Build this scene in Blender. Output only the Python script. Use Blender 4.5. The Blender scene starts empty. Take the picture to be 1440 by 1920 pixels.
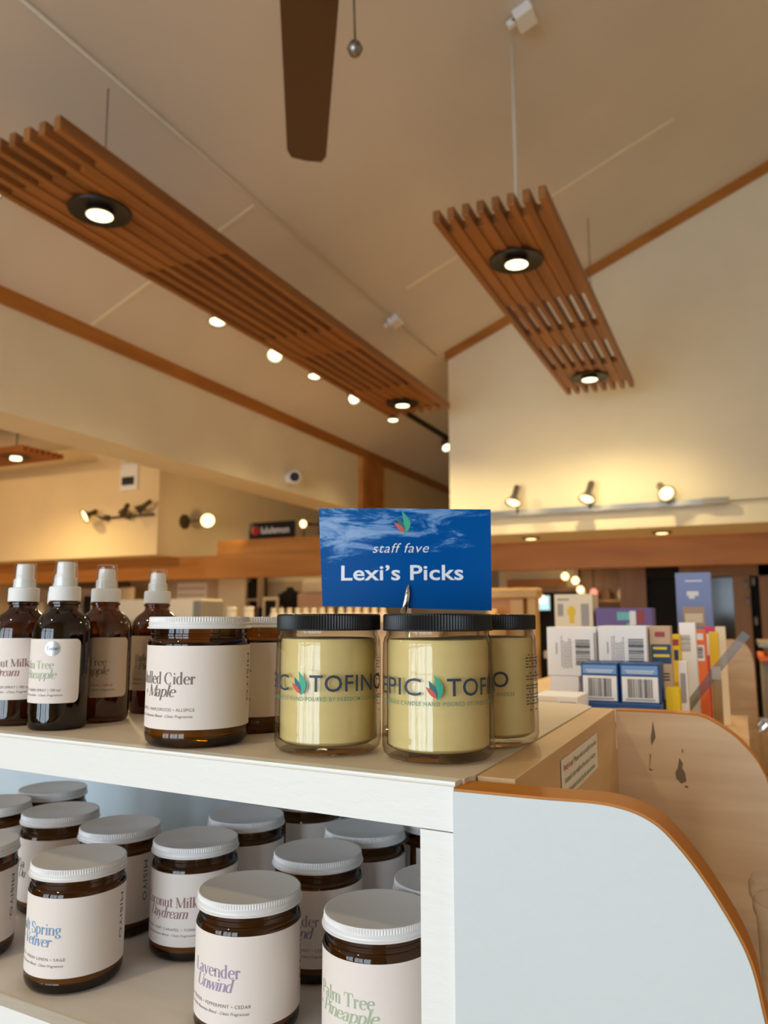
import bpy, bmesh, math, random
from mathutils import Vector, Matrix, Euler
random.seed(7)
PI = math.pi
scene = bpy.context.scene
col = scene.collection
R = math.radians

# ------------------------------------------------------------------ camera
EYE = 1.38
cam_d = bpy.data.cameras.new('camera')
cam = bpy.data.objects.new('camera', cam_d); col.objects.link(cam)
cam.location = (0, 0, EYE)
cam.rotation_euler = (R(90 + 7.962), 0, R(24.9))
cam_d.sensor_fit = 'VERTICAL'; cam_d.lens = 26.0
cam_d.sensor_height = 26.0 * 1920 / 1430.0
cam_d.clip_start = 0.02; cam_d.clip_end = 60
cam_d.dof.use_dof = True; cam_d.dof.focus_distance = 0.47
cam_d.dof.aperture_fstop = 10.5
scene.camera = cam
scene.view_settings.view_transform = 'Standard'
scene.view_settings.look = 'None'
scene.view_settings.exposure = 0.0
scene.view_settings.gamma = 1.0
scene.view_settings.use_curve_mapping = False
scene.cycles.use_denoising = True
scene.cycles.adaptive_threshold = 0.02
scene.cycles.caustics_reflective = False
scene.cycles.caustics_refractive = False
scene.cycles.max_bounces = 14
scene.cycles.diffuse_bounces = 5
scene.cycles.transparent_max_bounces = 24
scene.cycles.sample_clamp_indirect = 4.0

# ------------------------------------------------------------------ world and daylight
w = bpy.data.worlds.new('world'); scene.world = w; w.use_nodes = True
w.node_tree.nodes['Background'].inputs[0].default_value = (0.72, 0.86, 1.0, 1)
w.node_tree.nodes['Background'].inputs[1].default_value = 0.6

def area_light(name, loc, target, sx, sy, power, color, spread=180):
    l = bpy.data.lights.new(name, 'AREA'); l.shape = 'RECTANGLE'
    l.size = sx; l.size_y = sy; l.energy = power; l.color = color; l.spread = R(spread)
    o = bpy.data.objects.new(name, l); col.objects.link(o); o.location = loc
    d = Vector(target) - Vector(loc); o.rotation_euler = d.to_track_quat('-Z', 'Y').to_euler()
    return o

def spot_light(name, loc, direction, power, color, angle=100, blend=0.8, radius=0.04):
    l = bpy.data.lights.new(name, 'SPOT'); l.energy = power; l.color = color
    l.spot_size = R(angle); l.spot_blend = blend; l.shadow_soft_size = radius
    o = bpy.data.objects.new(name, l); col.objects.link(o); o.location = loc
    o.rotation_euler = Vector(direction).to_track_quat('-Z', 'Y').to_euler()
    return o

DAY = (0.77, 0.90, 1.0)
WARM = (1.0, 0.75, 0.35)
P_DAY, P_LAMP, P_TRACK, P_ROOM = 172, 125, 29, 48
area_light('window_daylight', (-1.8, -4.25, 1.52), (-1.8, 0, 1.52), 4.8, 2.75, P_DAY*1.42, DAY)

# ------------------------------------------------------------------ materials
MATS = {}
def nt(name):
    m = bpy.data.materials.new(name); m.use_nodes = True
    t = m.node_tree; t.nodes.clear()
    return m, t, t.nodes, t.links
def lin(c):
    return tuple(((x/255)/12.92 if x/255 <= .04045 else ((x/255+.055)/1.055)**2.4) for x in c) + (1,)

def mat(name, color, rough=.5, metal=0, noise=0.0, nscale=20, stretch=(1, 1, 1), bump=0.0, bscale=200, spec=.5, coat=0, srgb=True, trans=0.0):
    m, t, N, L = nt(name)
    out = N.new('ShaderNodeOutputMaterial'); b = N.new('ShaderNodeBsdfPrincipled')
    L.new(b.outputs[0], out.inputs[0])
    c = lin(color) if srgb else tuple(color) + (1,)
    b.inputs['Base Color'].default_value = c
    b.inputs['Roughness'].default_value = rough; b.inputs['Metallic'].default_value = metal
    b.inputs['Specular IOR Level'].default_value = spec; b.inputs['Coat Weight'].default_value = coat
    tc = N.new('ShaderNodeTexCoord'); mp = N.new('ShaderNodeMapping'); mp.inputs['Scale'].default_value = stretch
    L.new(tc.outputs['Object'], mp.inputs[0])
    if noise:
        n = N.new('ShaderNodeTexNoise'); n.inputs['Scale'].default_value = nscale; n.inputs['Detail'].default_value = 5
        L.new(mp.outputs[0], n.inputs[0])
        r = N.new('ShaderNodeValToRGB'); r.color_ramp.elements[0].position = .3; r.color_ramp.elements[1].position = .72
        r.color_ramp.elements[0].color = tuple(x*(1-noise) for x in c[:3]) + (1,)
        r.color_ramp.elements[1].color = tuple(min(1, x*(1+noise*.6)) for x in c[:3]) + (1,)
        L.new(n.outputs[0], r.inputs[0]); L.new(r.outputs[0], b.inputs['Base Color'])
    if bump:
        n2 = N.new('ShaderNodeTexNoise'); n2.inputs['Scale'].default_value = bscale; n2.inputs['Detail'].default_value = 4
        L.new(mp.outputs[0], n2.inputs[0])
        bp = N.new('ShaderNodeBump'); bp.inputs['Strength'].default_value = bump; bp.inputs['Distance'].default_value = .001
        L.new(n2.outputs[0], bp.inputs['Height']); L.new(bp.outputs[0], b.inputs['Normal'])
    MATS[name] = m
    return m

def emit(name, color, strength):
    m, t, N, L = nt(name)
    out = N.new('ShaderNodeOutputMaterial'); e = N.new('ShaderNodeEmission')
    e.inputs[0].default_value = tuple(color) + (1,); e.inputs[1].default_value = strength
    L.new(e.outputs[0], out.inputs[0]); MATS[name] = m
    return m

def thin_glass(name, tint, rough=0.02, ior=1.5, streak=0.0, rim=None, f0=None, fmax=.75):
    m, t, N, L = nt(name)
    out = N.new('ShaderNodeOutputMaterial'); mx = N.new('ShaderNodeMixShader')
    tr = N.new('ShaderNodeBsdfTransparent'); tr.inputs[0].default_value = tuple(tint) + (1,)
    g = N.new('ShaderNodeBsdfGlossy'); g.inputs['Roughness'].default_value = rough
    # reflectance that grows towards grazing view, the same from both sides of the wall
    lw = N.new('ShaderNodeLayerWeight'); lw.inputs[0].default_value = .5
    pw = N.new('ShaderNodeMath'); pw.operation = 'POWER'; pw.inputs[1].default_value = 4.5; L.new(lw.outputs['Facing'], pw.inputs[0])
    f = N.new('ShaderNodeMath'); f.operation = 'MULTIPLY_ADD'; f0 = f0 or ((ior-1)/(ior+1))**2
    if rim:     # the longer way through the wall at grazing view absorbs more
        p3 = N.new('ShaderNodeMath'); p3.operation = 'POWER'; p3.inputs[1].default_value = 2.5; L.new(lw.outputs['Facing'], p3.inputs[0])
        mc = N.new('ShaderNodeMix'); mc.data_type = 'RGBA'; L.new(p3.outputs[0], mc.inputs[0])
        mc.inputs[6].default_value = tuple(tint) + (1,); mc.inputs[7].default_value = tuple(rim) + (1,); L.new(mc.outputs[2], tr.inputs[0])
    f.inputs[1].default_value = fmax; f.inputs[2].default_value = f0; L.new(pw.outputs[0], f.inputs[0])
    if streak:
        tc = N.new('ShaderNodeTexCoord'); n = N.new('ShaderNodeTexNoise'); n.inputs['Scale'].default_value = 60
        bp = N.new('ShaderNodeBump'); bp.inputs['Strength'].default_value = streak; bp.inputs['Distance'].default_value = .002
        L.new(tc.outputs['Object'], n.inputs[0]); L.new(n.outputs[0], bp.inputs['Height'])
        L.new(bp.outputs[0], g.inputs['Normal'])
    L.new(f.outputs[0], mx.inputs[0]); L.new(tr.outputs[0], mx.inputs[1]); L.new(g.outputs[0], mx.inputs[2])
    L.new(mx.outputs[0], out.inputs[0]); MATS[name] = m
    return m

def wood(name, c1, c2, scale=14, stretch=(1, .06, 1), rough=.45):
    m, t, N, L = nt(name)
    out = N.new('ShaderNodeOutputMaterial'); b = N.new('ShaderNodeBsdfPrincipled'); L.new(b.outputs[0], out.inputs[0])
    b.inputs['Roughness'].default_value = rough
    tc = N.new('ShaderNodeTexCoord'); mp = N.new('ShaderNodeMapping'); mp.inputs['Scale'].default_value = stretch
    L.new(tc.outputs['Object'], mp.inputs[0])
    n = N.new('ShaderNodeTexNoise'); n.inputs['Scale'].default_value = scale; n.inputs['Detail'].default_value = 6
    n.inputs['Distortion'].default_value = .6
    L.new(mp.outputs[0], n.inputs[0])
    r = N.new('ShaderNodeValToRGB'); r.color_ramp.elements[0].position = .32; r.color_ramp.elements[1].position = .7
    r.color_ramp.elements[0].color = lin(c1); r.color_ramp.elements[1].color = lin(c2)
    L.new(n.outputs[0], r.inputs[0]); L.new(r.outputs[0], b.inputs['Base Color'])
    MATS[name] = m
    return m

M = MATS
mat('wall_paint', (238, 231, 210), .85, noise=.04, nscale=3, bump=.05, bscale=60)
mat('ceiling_paint', (219, 213, 204), .9, noise=.05, nscale=1.5)
mat('side_wall_paint', (236, 214, 172), .85, noise=.04, nscale=3)
mat('floor_tile', (192, 164, 128), .5, noise=.2, nscale=4)
wood('cedar', (126, 78, 34), (166, 110, 54), 12, (1.2, .05, 1.2), .5)
wood('cedar_across', (146, 82, 30), (190, 116, 54), 12, (.05, 1.2, 1.2), .5)
wood('timber', (170, 108, 44), (206, 142, 70), 5, (.12, 1, 1), .5)
wood('trim_wood', (158, 98, 32), (188, 122, 46), 8, (.2, .2, 1), .45)
wood('birch', (216, 184, 148), (234, 206, 172), 22, (.25, .25, 2.2), .5)
wood('birch_top', (212, 172, 128), (230, 194, 150), 26, (1.5, .15, 1), .45)
wood('edge_band', (184, 106, 14), (206, 132, 30), 12, (.3, 1, .3), .55)
wood('brown_wood', (142, 106, 74), (164, 126, 90), 6, (1, 1, .1), .5)
wood('light_wood', (186, 142, 84), (206, 166, 104), 10, (1, 1, .2), .5)
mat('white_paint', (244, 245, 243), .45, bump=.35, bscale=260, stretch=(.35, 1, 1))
mat('white_panel_shaded', (214, 222, 225), .5, noise=.015, nscale=9, bump=.25, bscale=120)  # the end panel's shade is put into this darker, bluish white
mat('shelf_laminate', (222, 208, 192), .5, noise=.05, nscale=60, stretch=(.15, 1, 1))
mat('grey_back', (206, 220, 228), .6)
mat('lower_laminate_lit', (238, 230, 222), .5, noise=.05, nscale=60, stretch=(.15, 1, 1))  # daylight on the lower shelf is put into this lighter laminate
mat('scuff', (126, 104, 84), .7)
mat('white_lid', (238, 238, 240), .32, spec=.5)
mat('black_lid', (16, 18, 22), .42, spec=.5)
mat('white_plastic', (242, 243, 244), .35)
mat('wax_cream', (252, 228, 160), .6, noise=.05, nscale=40, stretch=(.3, .3, 2.5))
mat('wax_amber', (236, 214, 160), .6)
mat('label_paper', (242, 232, 226), .6)
mat('label_paper_shaded', (206, 186, 168), .6)  # label paper with shade put into its colour
mat('ink_brown', (122, 110, 104), .6); mat('ink_blue', (122, 160, 200), .6); mat('ink_lilac', (164, 150, 178), .6)
mat('ink_green', (176, 192, 162), .6); mat('ink_rose', (156, 112, 112), .6); mat('ink_dark', (70, 62, 62), .6)
mat('ink_grey', (128, 118, 114), .6); mat('ink_green_shaded', (124, 116, 98), .6)
mat('print_navy', (52, 66, 84), .5); mat('print_teal', (84, 140, 122), .5)
mat('leaf_green', (52, 172, 140), .5); mat('leaf_teal', (24, 108, 124), .5); mat('leaf_red', (216, 84, 66), .5)
mat('sign_white', (236, 240, 250), .4)
mat('chrome', (220, 220, 222), .12, metal=1)
mat('steel', (150, 146, 140), .35, metal=1)
mat('sticker_silver', (196, 204, 210), .25, metal=.4)
mat('black_metal', (12, 12, 12), .45)
mat('black_matte', (14, 13, 13), .8)
mat('black_gloss', (8, 8, 9), .08)
mat('cord_white', (222, 214, 198), .6)
mat('bronze', (92, 78, 56), .4, metal=.6)
mat('fan_brown', (78, 50, 28), .5)
mat('grey_metal', (150, 140, 126), .4, metal=.5)
mat('paper_white', (246, 243, 240), .6)
mat('box_white', (243, 243, 246), .5); mat('box_blue', (22, 74, 140), .45); mat('box_blue_light', (112, 160, 222), .45)
mat('box_navy', (28, 66, 104), .5); mat('box_tan', (200, 170, 142), .6); mat('box_yellow', (240, 204, 20), .5)
mat('box_orange', (240, 116, 46), .5); mat('box_cream', (246, 232, 204), .55); mat('box_purple', (112, 92, 158), .5)
mat('box_periwinkle', (138, 156, 208), .55); mat('box_pink', (216, 66, 124), .5); mat('box_maroon', (156, 60, 60), .5)
mat('box_teal', (110, 196, 200), .5); mat('print_black', (40, 40, 44), .6); mat('print_pale', (168, 166, 170), .6)
mat('ink_red', (196, 40, 40), .6)
mat('cloth_black', (22, 20, 20), .9); mat('cloth_pink', (222, 188, 164), .8); mat('cream_surface', (240, 226, 200), .55)
mat('beige_partition', (206, 184, 156), .7); mat('counter_grey', (176, 156, 132), .4); mat('crate_grey', (140, 134, 128), .6)
mat('dark_red', (120, 30, 30), .6)
thin_glass('clear_glass', (.97, .97, .95), .01, 1.5, .12, (.50, .46, .40))
thin_glass('clear_plastic', (.985, .985, .985), .06, 1.45, 0, (.85, .85, .85), .06, .9)
thin_glass('frosted_plastic', (.62, .60, .56), .35, 1.45, 0, (.4, .4, .4), .06, .3)
thin_glass('amber_glass', (.40, .235, .05), .015, 1.52, .10, (.10, .05, .01), .055)
thin_glass('bottle_glass', (.33, .155, .04), .012, 1.52, .10, (.04, .018, .006), .072)
thin_glass('amber_liquid', (.45, .26, .10), .03, 1.33)
thin_glass('tube_plastic', (.75, .6, .35), .2, 1.4)
thin_glass('window_pane', (.98, .99, 1.0), .0, 1.1)
emit('lamp_glow', (1.0, .86, .50), 4.0)
emit('lamp_glow_warm', (1.0, .78, .36), 3.2)
emit('screen_glow', (.62, .90, .92), 1.1)
emit('screen_spot', (.95, 1.0, .85), 1.6)
emit('small_lamp', (1.0, .72, .42), 2.5)
emit('small_lamp_red', (1.0, .36, .24), 1.2)

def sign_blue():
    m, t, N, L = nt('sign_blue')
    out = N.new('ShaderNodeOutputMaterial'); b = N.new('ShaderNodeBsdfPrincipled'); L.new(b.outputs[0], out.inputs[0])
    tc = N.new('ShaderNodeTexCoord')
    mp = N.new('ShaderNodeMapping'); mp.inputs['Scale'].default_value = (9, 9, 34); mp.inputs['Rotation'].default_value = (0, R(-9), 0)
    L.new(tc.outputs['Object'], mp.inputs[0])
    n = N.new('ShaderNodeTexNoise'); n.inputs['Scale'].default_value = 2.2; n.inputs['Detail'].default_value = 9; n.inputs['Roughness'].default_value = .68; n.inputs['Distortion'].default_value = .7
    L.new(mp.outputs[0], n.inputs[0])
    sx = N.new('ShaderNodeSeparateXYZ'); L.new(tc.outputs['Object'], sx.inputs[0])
    # gloss reflections painted in as pale bands, mostly at the card's upper left
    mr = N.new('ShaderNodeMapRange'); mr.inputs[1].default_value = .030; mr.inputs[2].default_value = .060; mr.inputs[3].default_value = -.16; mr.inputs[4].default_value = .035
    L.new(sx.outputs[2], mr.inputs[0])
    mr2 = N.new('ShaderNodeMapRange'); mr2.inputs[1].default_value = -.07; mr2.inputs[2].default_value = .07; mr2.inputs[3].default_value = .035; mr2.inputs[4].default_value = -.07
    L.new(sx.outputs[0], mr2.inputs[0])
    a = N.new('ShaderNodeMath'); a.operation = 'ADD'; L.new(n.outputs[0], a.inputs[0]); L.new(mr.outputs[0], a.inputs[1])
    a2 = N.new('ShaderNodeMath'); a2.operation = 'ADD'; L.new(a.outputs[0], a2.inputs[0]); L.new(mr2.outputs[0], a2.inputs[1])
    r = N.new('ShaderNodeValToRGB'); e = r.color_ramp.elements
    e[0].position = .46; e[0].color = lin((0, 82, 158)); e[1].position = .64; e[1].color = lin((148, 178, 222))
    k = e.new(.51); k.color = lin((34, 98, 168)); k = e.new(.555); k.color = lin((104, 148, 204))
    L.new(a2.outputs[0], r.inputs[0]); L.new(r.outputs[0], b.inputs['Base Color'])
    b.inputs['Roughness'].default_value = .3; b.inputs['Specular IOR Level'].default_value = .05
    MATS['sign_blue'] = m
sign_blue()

# ------------------------------------------------------------------ object helpers
class MB:
    """Collects shapes into one mesh."""
    def __init__(s): s.bm = bmesh.new()
    def _tag(s, faces, mi):
        for f in faces: f.material_index = mi
    def box(s, x0, x1, y0, y1, z0, z1, mi=0, bev=0.0, mx=None):
        vs = [s.bm.verts.new((x, y, z)) for x in (x0, x1) for y in (y0, y1) for z in (z0, z1)]
        q = [(0, 1, 3, 2), (4, 6, 7, 5), (0, 4, 5, 1), (2, 3, 7, 6), (0, 2, 6, 4), (1, 5, 7, 3)]
        fs = [s.bm.faces.new([vs[i] for i in f]) for f in q]; s._tag(fs, mi)
        if bev:
            es = list({e for f in fs for e in f.edges})
            r = bmesh.ops.bevel(s.bm, geom=es, offset=bev, segments=2, profile=.5, affect='EDGES')
            s._tag(r['faces'], mi); vs = list({v for f in r['faces'] for v in f.verts} | {v for v in vs if v.is_valid})
        if mx: bmesh.ops.transform(s.bm, matrix=mx, verts=[v for v in vs if v.is_valid])
        return s
    def quad(s, pts, mi=0):
        f = s.bm.faces.new([s.bm.verts.new(p) for p in pts]); f.material_index = mi; return s
    def lathe(s, prof, n=64, mi=0, c=(0, 0, 0), cap0=True, cap1=True, rib=None, ribs=0, mx=None):
        """prof: list of (r, z) or (r, z, ribdepth)."""
        rings = []
        for p in prof:
            ring = []
            for k in range(n):
                a = 2*PI*k/n; r = p[0]
                if len(p) > 2 and ribs: r -= p[2]*(.5 - .5*math.cos(a*ribs))
                ring.append(s.bm.verts.new((c[0]+r*math.cos(a), c[1]+r*math.sin(a), c[2]+p[1])))
            rings.append(ring)
        for a, b in zip(rings, rings[1:]):
            for k in range(n):
                f = s.bm.faces.new((a[k], a[(k+1) % n], b[(k+1) % n], b[k])); f.material_index = mi; f.smooth = True
        if cap0: f = s.bm.faces.new(rings[0][::-1]); f.material_index = mi
        if cap1: f = s.bm.faces.new(rings[-1]); f.material_index = mi
        if mx: bmesh.ops.transform(s.bm, matrix=mx, verts=[v for r in rings for v in r])
        return s
    def tube(s, pts, r, n=10, mi=0):
        pts = [Vector(p) for p in pts]; rings = []
        rr = r if isinstance(r, (list, tuple)) else [r]*len(pts)
        up = None
        for i, p in enumerate(pts):
            d = (pts[min(i+1, len(pts)-1)] - pts[max(i-1, 0)]).normalized()
            if up is None:
                up = Vector((0, 0, 1)) if abs(d.z) < .9 else Vector((1, 0, 0))
            u = (up - d*up.dot(d)).normalized(); v = d.cross(u); up = u
            rings.append([s.bm.verts.new(p + (u*math.cos(2*PI*k/n) + v*math.sin(2*PI*k/n))*rr[i]) for k in range(n)])
        for a, b in zip(rings, rings[1:]):
            for k in range(n):
                f = s.bm.faces.new((a[k], a[(k+1) % n], b[(k+1) % n], b[k])); f.material_index = mi; f.smooth = True
        for ring in (rings[0][::-1], rings[-1]):
            f = s.bm.faces.new(ring); f.material_index = mi
        return s
    def prism(s, poly, a, b, axis='Y', mi=0, mside=None):
        """poly in (x, z) for axis Y; in (y, z) for axis X; (x, y) for axis Z; extruded a..b."""
        def P(p, t):
            return {'Y': (p[0], t, p[1]), 'X': (t, p[0], p[1]), 'Z': (p[0], p[1], t)}[axis]
        A = [s.bm.verts.new(P(p, a)) for p in poly]; B = [s.bm.verts.new(P(p, b)) for p in poly]
        f1 = s.bm.faces.new(A[::-1]); f2 = s.bm.faces.new(B); s._tag((f1, f2), mi)
        for k in range(len(poly)):
            f = s.bm.faces.new((A[k], A[(k+1) % len(poly)], B[(k+1) % len(poly)], B[k])); f.material_index = mi if mside is None else mside
        return s
    def geom(s, g, fn, mi=0, step=None):
        """adds 2-D geometry (verts, faces) mapped by fn((x, y)); cut every `step` in x so that it can bend."""
        t = bmesh.new(); vs = [t.verts.new((x, y, 0)) for x, y in g[0]]
        for f in g[1]:
            try: t.faces.new([vs[i] for i in f])
            except ValueError: pass
        if step:
            xs = [v.co.x for v in t.verts]; x = math.floor(min(xs)/step)*step + step
            while x < max(xs):
                bmesh.ops.bisect_plane(t, geom=t.verts[:] + t.edges[:] + t.faces[:], plane_co=(x, 0, 0), plane_no=(1, 0, 0)); x += step
        mp = {v: s.bm.verts.new(fn(v.co.x, v.co.y)) for v in t.verts}
        for f in t.faces:
            nf = s.bm.faces.new([mp[v] for v in f.verts]); nf.material_index = mi
        t.free(); return s
    def mesh(s, name, mats, smooth=None):
        me = bpy.data.meshes.new(name)
        bmesh.ops.recalc_face_normals(s.bm, faces=s.bm.faces[:]) if smooth != 'keep' else None
        s.bm.to_mesh(me); s.bm.free()
        for m in (mats if isinstance(mats, (list, tuple)) else [mats]): me.materials.append(MATS[m])
        if smooth and smooth != 'keep':
            for p in me.polygons: p.use_smooth = True
            me.set_sharp_from_angle(angle=R(smooth))
        return me
    def build(s, name, mats, parent=None, smooth=None, loc=None):
        return add(name, s.mesh(name, mats, smooth), parent, loc)

def add(name, me, parent=None, loc=None):
    o = bpy.data.objects.new(name, me); col.objects.link(o)
    if parent: o.parent = parent
    if loc: o.location = loc
    return o
def tag(o, label, cat, group=None):
    o['label'] = label; o['category'] = cat
    if group: o['group'] = group
    return o
def thing(name, label, cat, loc=(0, 0, 0), rz=0.0, group=None):
    o = bpy.data.objects.new(name, None); col.objects.link(o)
    o.location = loc; o.rotation_euler = (0, 0, rz); o.empty_display_size = .02
    return tag(o, label, cat, group)
def struct(mb, name, mats, smooth=None):
    o = mb.build(name, mats, None, smooth); o['kind'] = 'structure'; return o
def copy_tree(o, parent=None):
    c = o.copy(); col.objects.link(c)
    if parent: c.parent = parent
    for ch in list(o.children): copy_tree(ch, c)
    return c
def catmull(pts, n=8):
    out = []; P = [pts[0]] + list(pts) + [pts[-1]]
    for i in range(1, len(P)-2):
        p0, p1, p2, p3 = P[i-1], P[i], P[i+1], P[i+2]
        for k in range(n):
            t = k/n
            out.append(tuple(.5*((2*p1[j]) + (-p0[j]+p2[j])*t + (2*p0[j]-5*p1[j]+4*p2[j]-p3[j])*t*t + (-p0[j]+3*p1[j]-3*p2[j]+p3[j])*t**3) for j in range(len(p1))))
    out.append(tuple(pts[-1])); return out

# ------------------------------------------------------------------ lettering
def sans(body, height=1.0, width=None, align='L', bold=0.0, shear=0.0, space=1.0):
    """flat text geometry; `height` is the cap height; optionally squeezed to `width`."""
    c = bpy.data.curves.new('lettering', 'FONT'); c.body = body; c.size = 1.0; c.shear = shear; c.offset = bold
    c.space_character = space; c.resolution_u = 3
    o = bpy.data.objects.new('lettering', c); col.objects.link(o)
    dg = bpy.context.evaluated_depsgraph_get(); ev = o.evaluated_get(dg); me = ev.to_mesh()
    V = [(v.co.x, v.co.y) for v in me.vertices]; Fs = [tuple(p.vertices) for p in me.polygons]
    ev.to_mesh_clear(); bpy.data.objects.remove(o); bpy.data.curves.remove(c)
    s = height/.727
    x0 = min(v[0] for v in V); x1 = max(v[0] for v in V)
    sx = s if width is None else width/(x1-x0)
    dx = {'L': x0, 'C': (x0+x1)/2, 'R': x1}[align]
    return [((x-dx)*sx, y*s) for x, y in V], Fs

def arc(cx, cy, rx, ry, a0, a1, n=14):
    return [(cx+rx*math.cos(R(a0+(a1-a0)*k/n)), cy+ry*math.sin(R(a0+(a1-a0)*k/n))) for k in range(n+1)]
X = .66   # x-height of the contrasted serif alphabet (cap = 1)
def stem(x, y0, y1, s0=1, s1=1):
    st = [('S', x, y0, y1)]
    if s0: st.append(('F', x, y0 + .02))
    if s1: st.append(('F', x, y1 - .02))
    return st
def lc_n(x): return stem(x, 0, X) + [('C', [(x, .44)] + arc(x+.19, X-.17, .19, .17, 170, 0, 10))] + stem(x+.38, 0, X-.17, 1, 0)
GL = {
 'M': (1.12, [('H', (.16, 0), (.16, 1)), ('F', .16, .02), ('D', (.16, 1), (.55, .03)), ('H', (.55, .03), (.96, 1))] + stem(.96, 0, 1) + [('F', .12, .98)]),
 'C': (.86, [('C', arc(.46, .5, .38, .5, 52, 310, 26)), ('H', (.70, .89), (.70, .66))]),
 'S': (.66, [('C', arc(.33, .74, .22, .26, 35, 230, 16) + arc(.33, .26, .25, .28, 62, -140, 16)), ('H', (.53, .9), (.53, .68)), ('H', (.10, .1), (.10, .34))]),
 'L': (.74, stem(.2, 0, 1) + [('H', (.2, .02), (.68, .02)), ('H', (.68, .02), (.70, .26))]),
 'P': (.74, stem(.2, 0, 1) + [('C', [(.2, .98)] + arc(.40, .73, .26, .25, 90, -90, 14) + [(.2, .48)])]),
 'T': (.80, stem(.4, 0, 1, 1, 0) + [('H', (.04, .98), (.76, .98)), ('H', (.04, .98), (.05, .74)), ('H', (.76, .98), (.75, .74))]),
 'D': (.92, stem(.2, 0, 1) + [('C', [(.2, .98)] + arc(.40, .5, .44, .48, 90, -90, 20) + [(.2, .02)])]),
 'U': (.92, stem(.18, .28, 1, 0, 1) + [('C', [(.18, .3)] + arc(.47, .3, .29, .3, 180, 360, 14)), ('H', (.76, .3), (.76, 1)), ('F', .76, .98)]),
 'V': (.86, [('D', (.12, 1), (.46, 0)), ('H', (.46, 0), (.76, 1)), ('F', .14, .98), ('F', .74, .98)]),
 'a': (.60, stem(.42, 0, X-.15, 1, 0) + [('C', [(.12, X-.12)] + arc(.27, X-.16, .15, .15, 140, 0, 8)), ('C', arc(.26, .17, .17, .17, 80, 330, 14))]),
 'c': (.56, [('C', arc(.32, X/2, .24, X/2, 50, 310, 18))]),
 'd': (.66, stem(.47, 0, 1.05, 1, 1) + [('C', arc(.30, X/2, .22, X/2, 50, 310, 18))]),
 'e': (.58, [('C', arc(.31, X/2, .23, X/2, 10, 315, 20)), ('H', (.1, X*.57), (.53, X*.57))]),
 'g': (.60, [('C', arc(.28, X-.19, .18, .19, 0, 360, 20)), ('C', [(.2, .26), (.14, .16), (.2, .08), (.4, .04)] + arc(.29, -.12, .2, .14, 60, -220, 16)), ('H', (.42, X-.06), (.56, X))]),
 'i': (.32, stem(.16, 0, X) + [('O', .16, .9, .075)]),
 'k': (.66, stem(.16, 0, 1.05) + [('H', (.16, .26), (.52, X)), ('D', (.28, .38), (.58, 0)), ('F', .52, X-.02), ('F', .58, .02)]),
 'l': (.32, stem(.16, 0, 1.05)),
 'm': (.98, lc_n(.14) + [('C', [(.52, .44)] + arc(.69, X-.17, .17, .17, 170, 0, 10))] + stem(.86, 0, X-.17, 1, 0)),
 'n': (.66, lc_n(.14)),
 'o': (.60, [('C', arc(.30, X/2, .24, X/2, 0, 360, 24))]),
 'p': (.66, stem(.15, -.32, X) + [('C', arc(.34, X/2, .22, X/2, 140, -130, 18))]),
 'r': (.48, stem(.15, 0, X) + [('C', [(.15, .42), (.2, .56), (.3, X-.02), (.38, X-.04)]), ('O', .39, X-.09, .07)]),
 't': (.40, [('S', .18, .12, X+.2), ('C', [(.18, .14)] + arc(.28, .12, .10, .11, 180, 320, 6)), ('H', (.04, X-.02), (.36, X-.02))]),
 'u': (.66, stem(.14, .2, X, 0, 1) + [('C', [(.14, .22)] + arc(.32, .2, .18, .2, 180, 350, 10))] + stem(.5, 0, X)),
 'v': (.60, [('D', (.08, X), (.30, 0)), ('H', (.30, 0), (.52, X)), ('F', .10, X-.02), ('F', .50, X-.02)]),
 'w': (.86, [('D', (.08, X), (.27, 0)), ('H', (.27, 0), (.43, X)), ('D', (.43, X), (.62, 0)), ('H', (.62, 0), (.78, X)), ('F', .10, X-.02), ('F', .76, X-.02)]),
 'y': (.60, [('D', (.08, X), (.32, 0)), ('H', (.52, X), (.22, -.28)), ('O', .18, -.26, .06), ('F', .10, X-.02), ('F', .50, X-.02)]),
 '+': (.56, [('H', (.28, .14), (.28, .58)), ('H', (.06, .36), (.50, .36))]),
 ' ': (.30, []),
}
THICK, THIN = .160, .045
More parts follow.
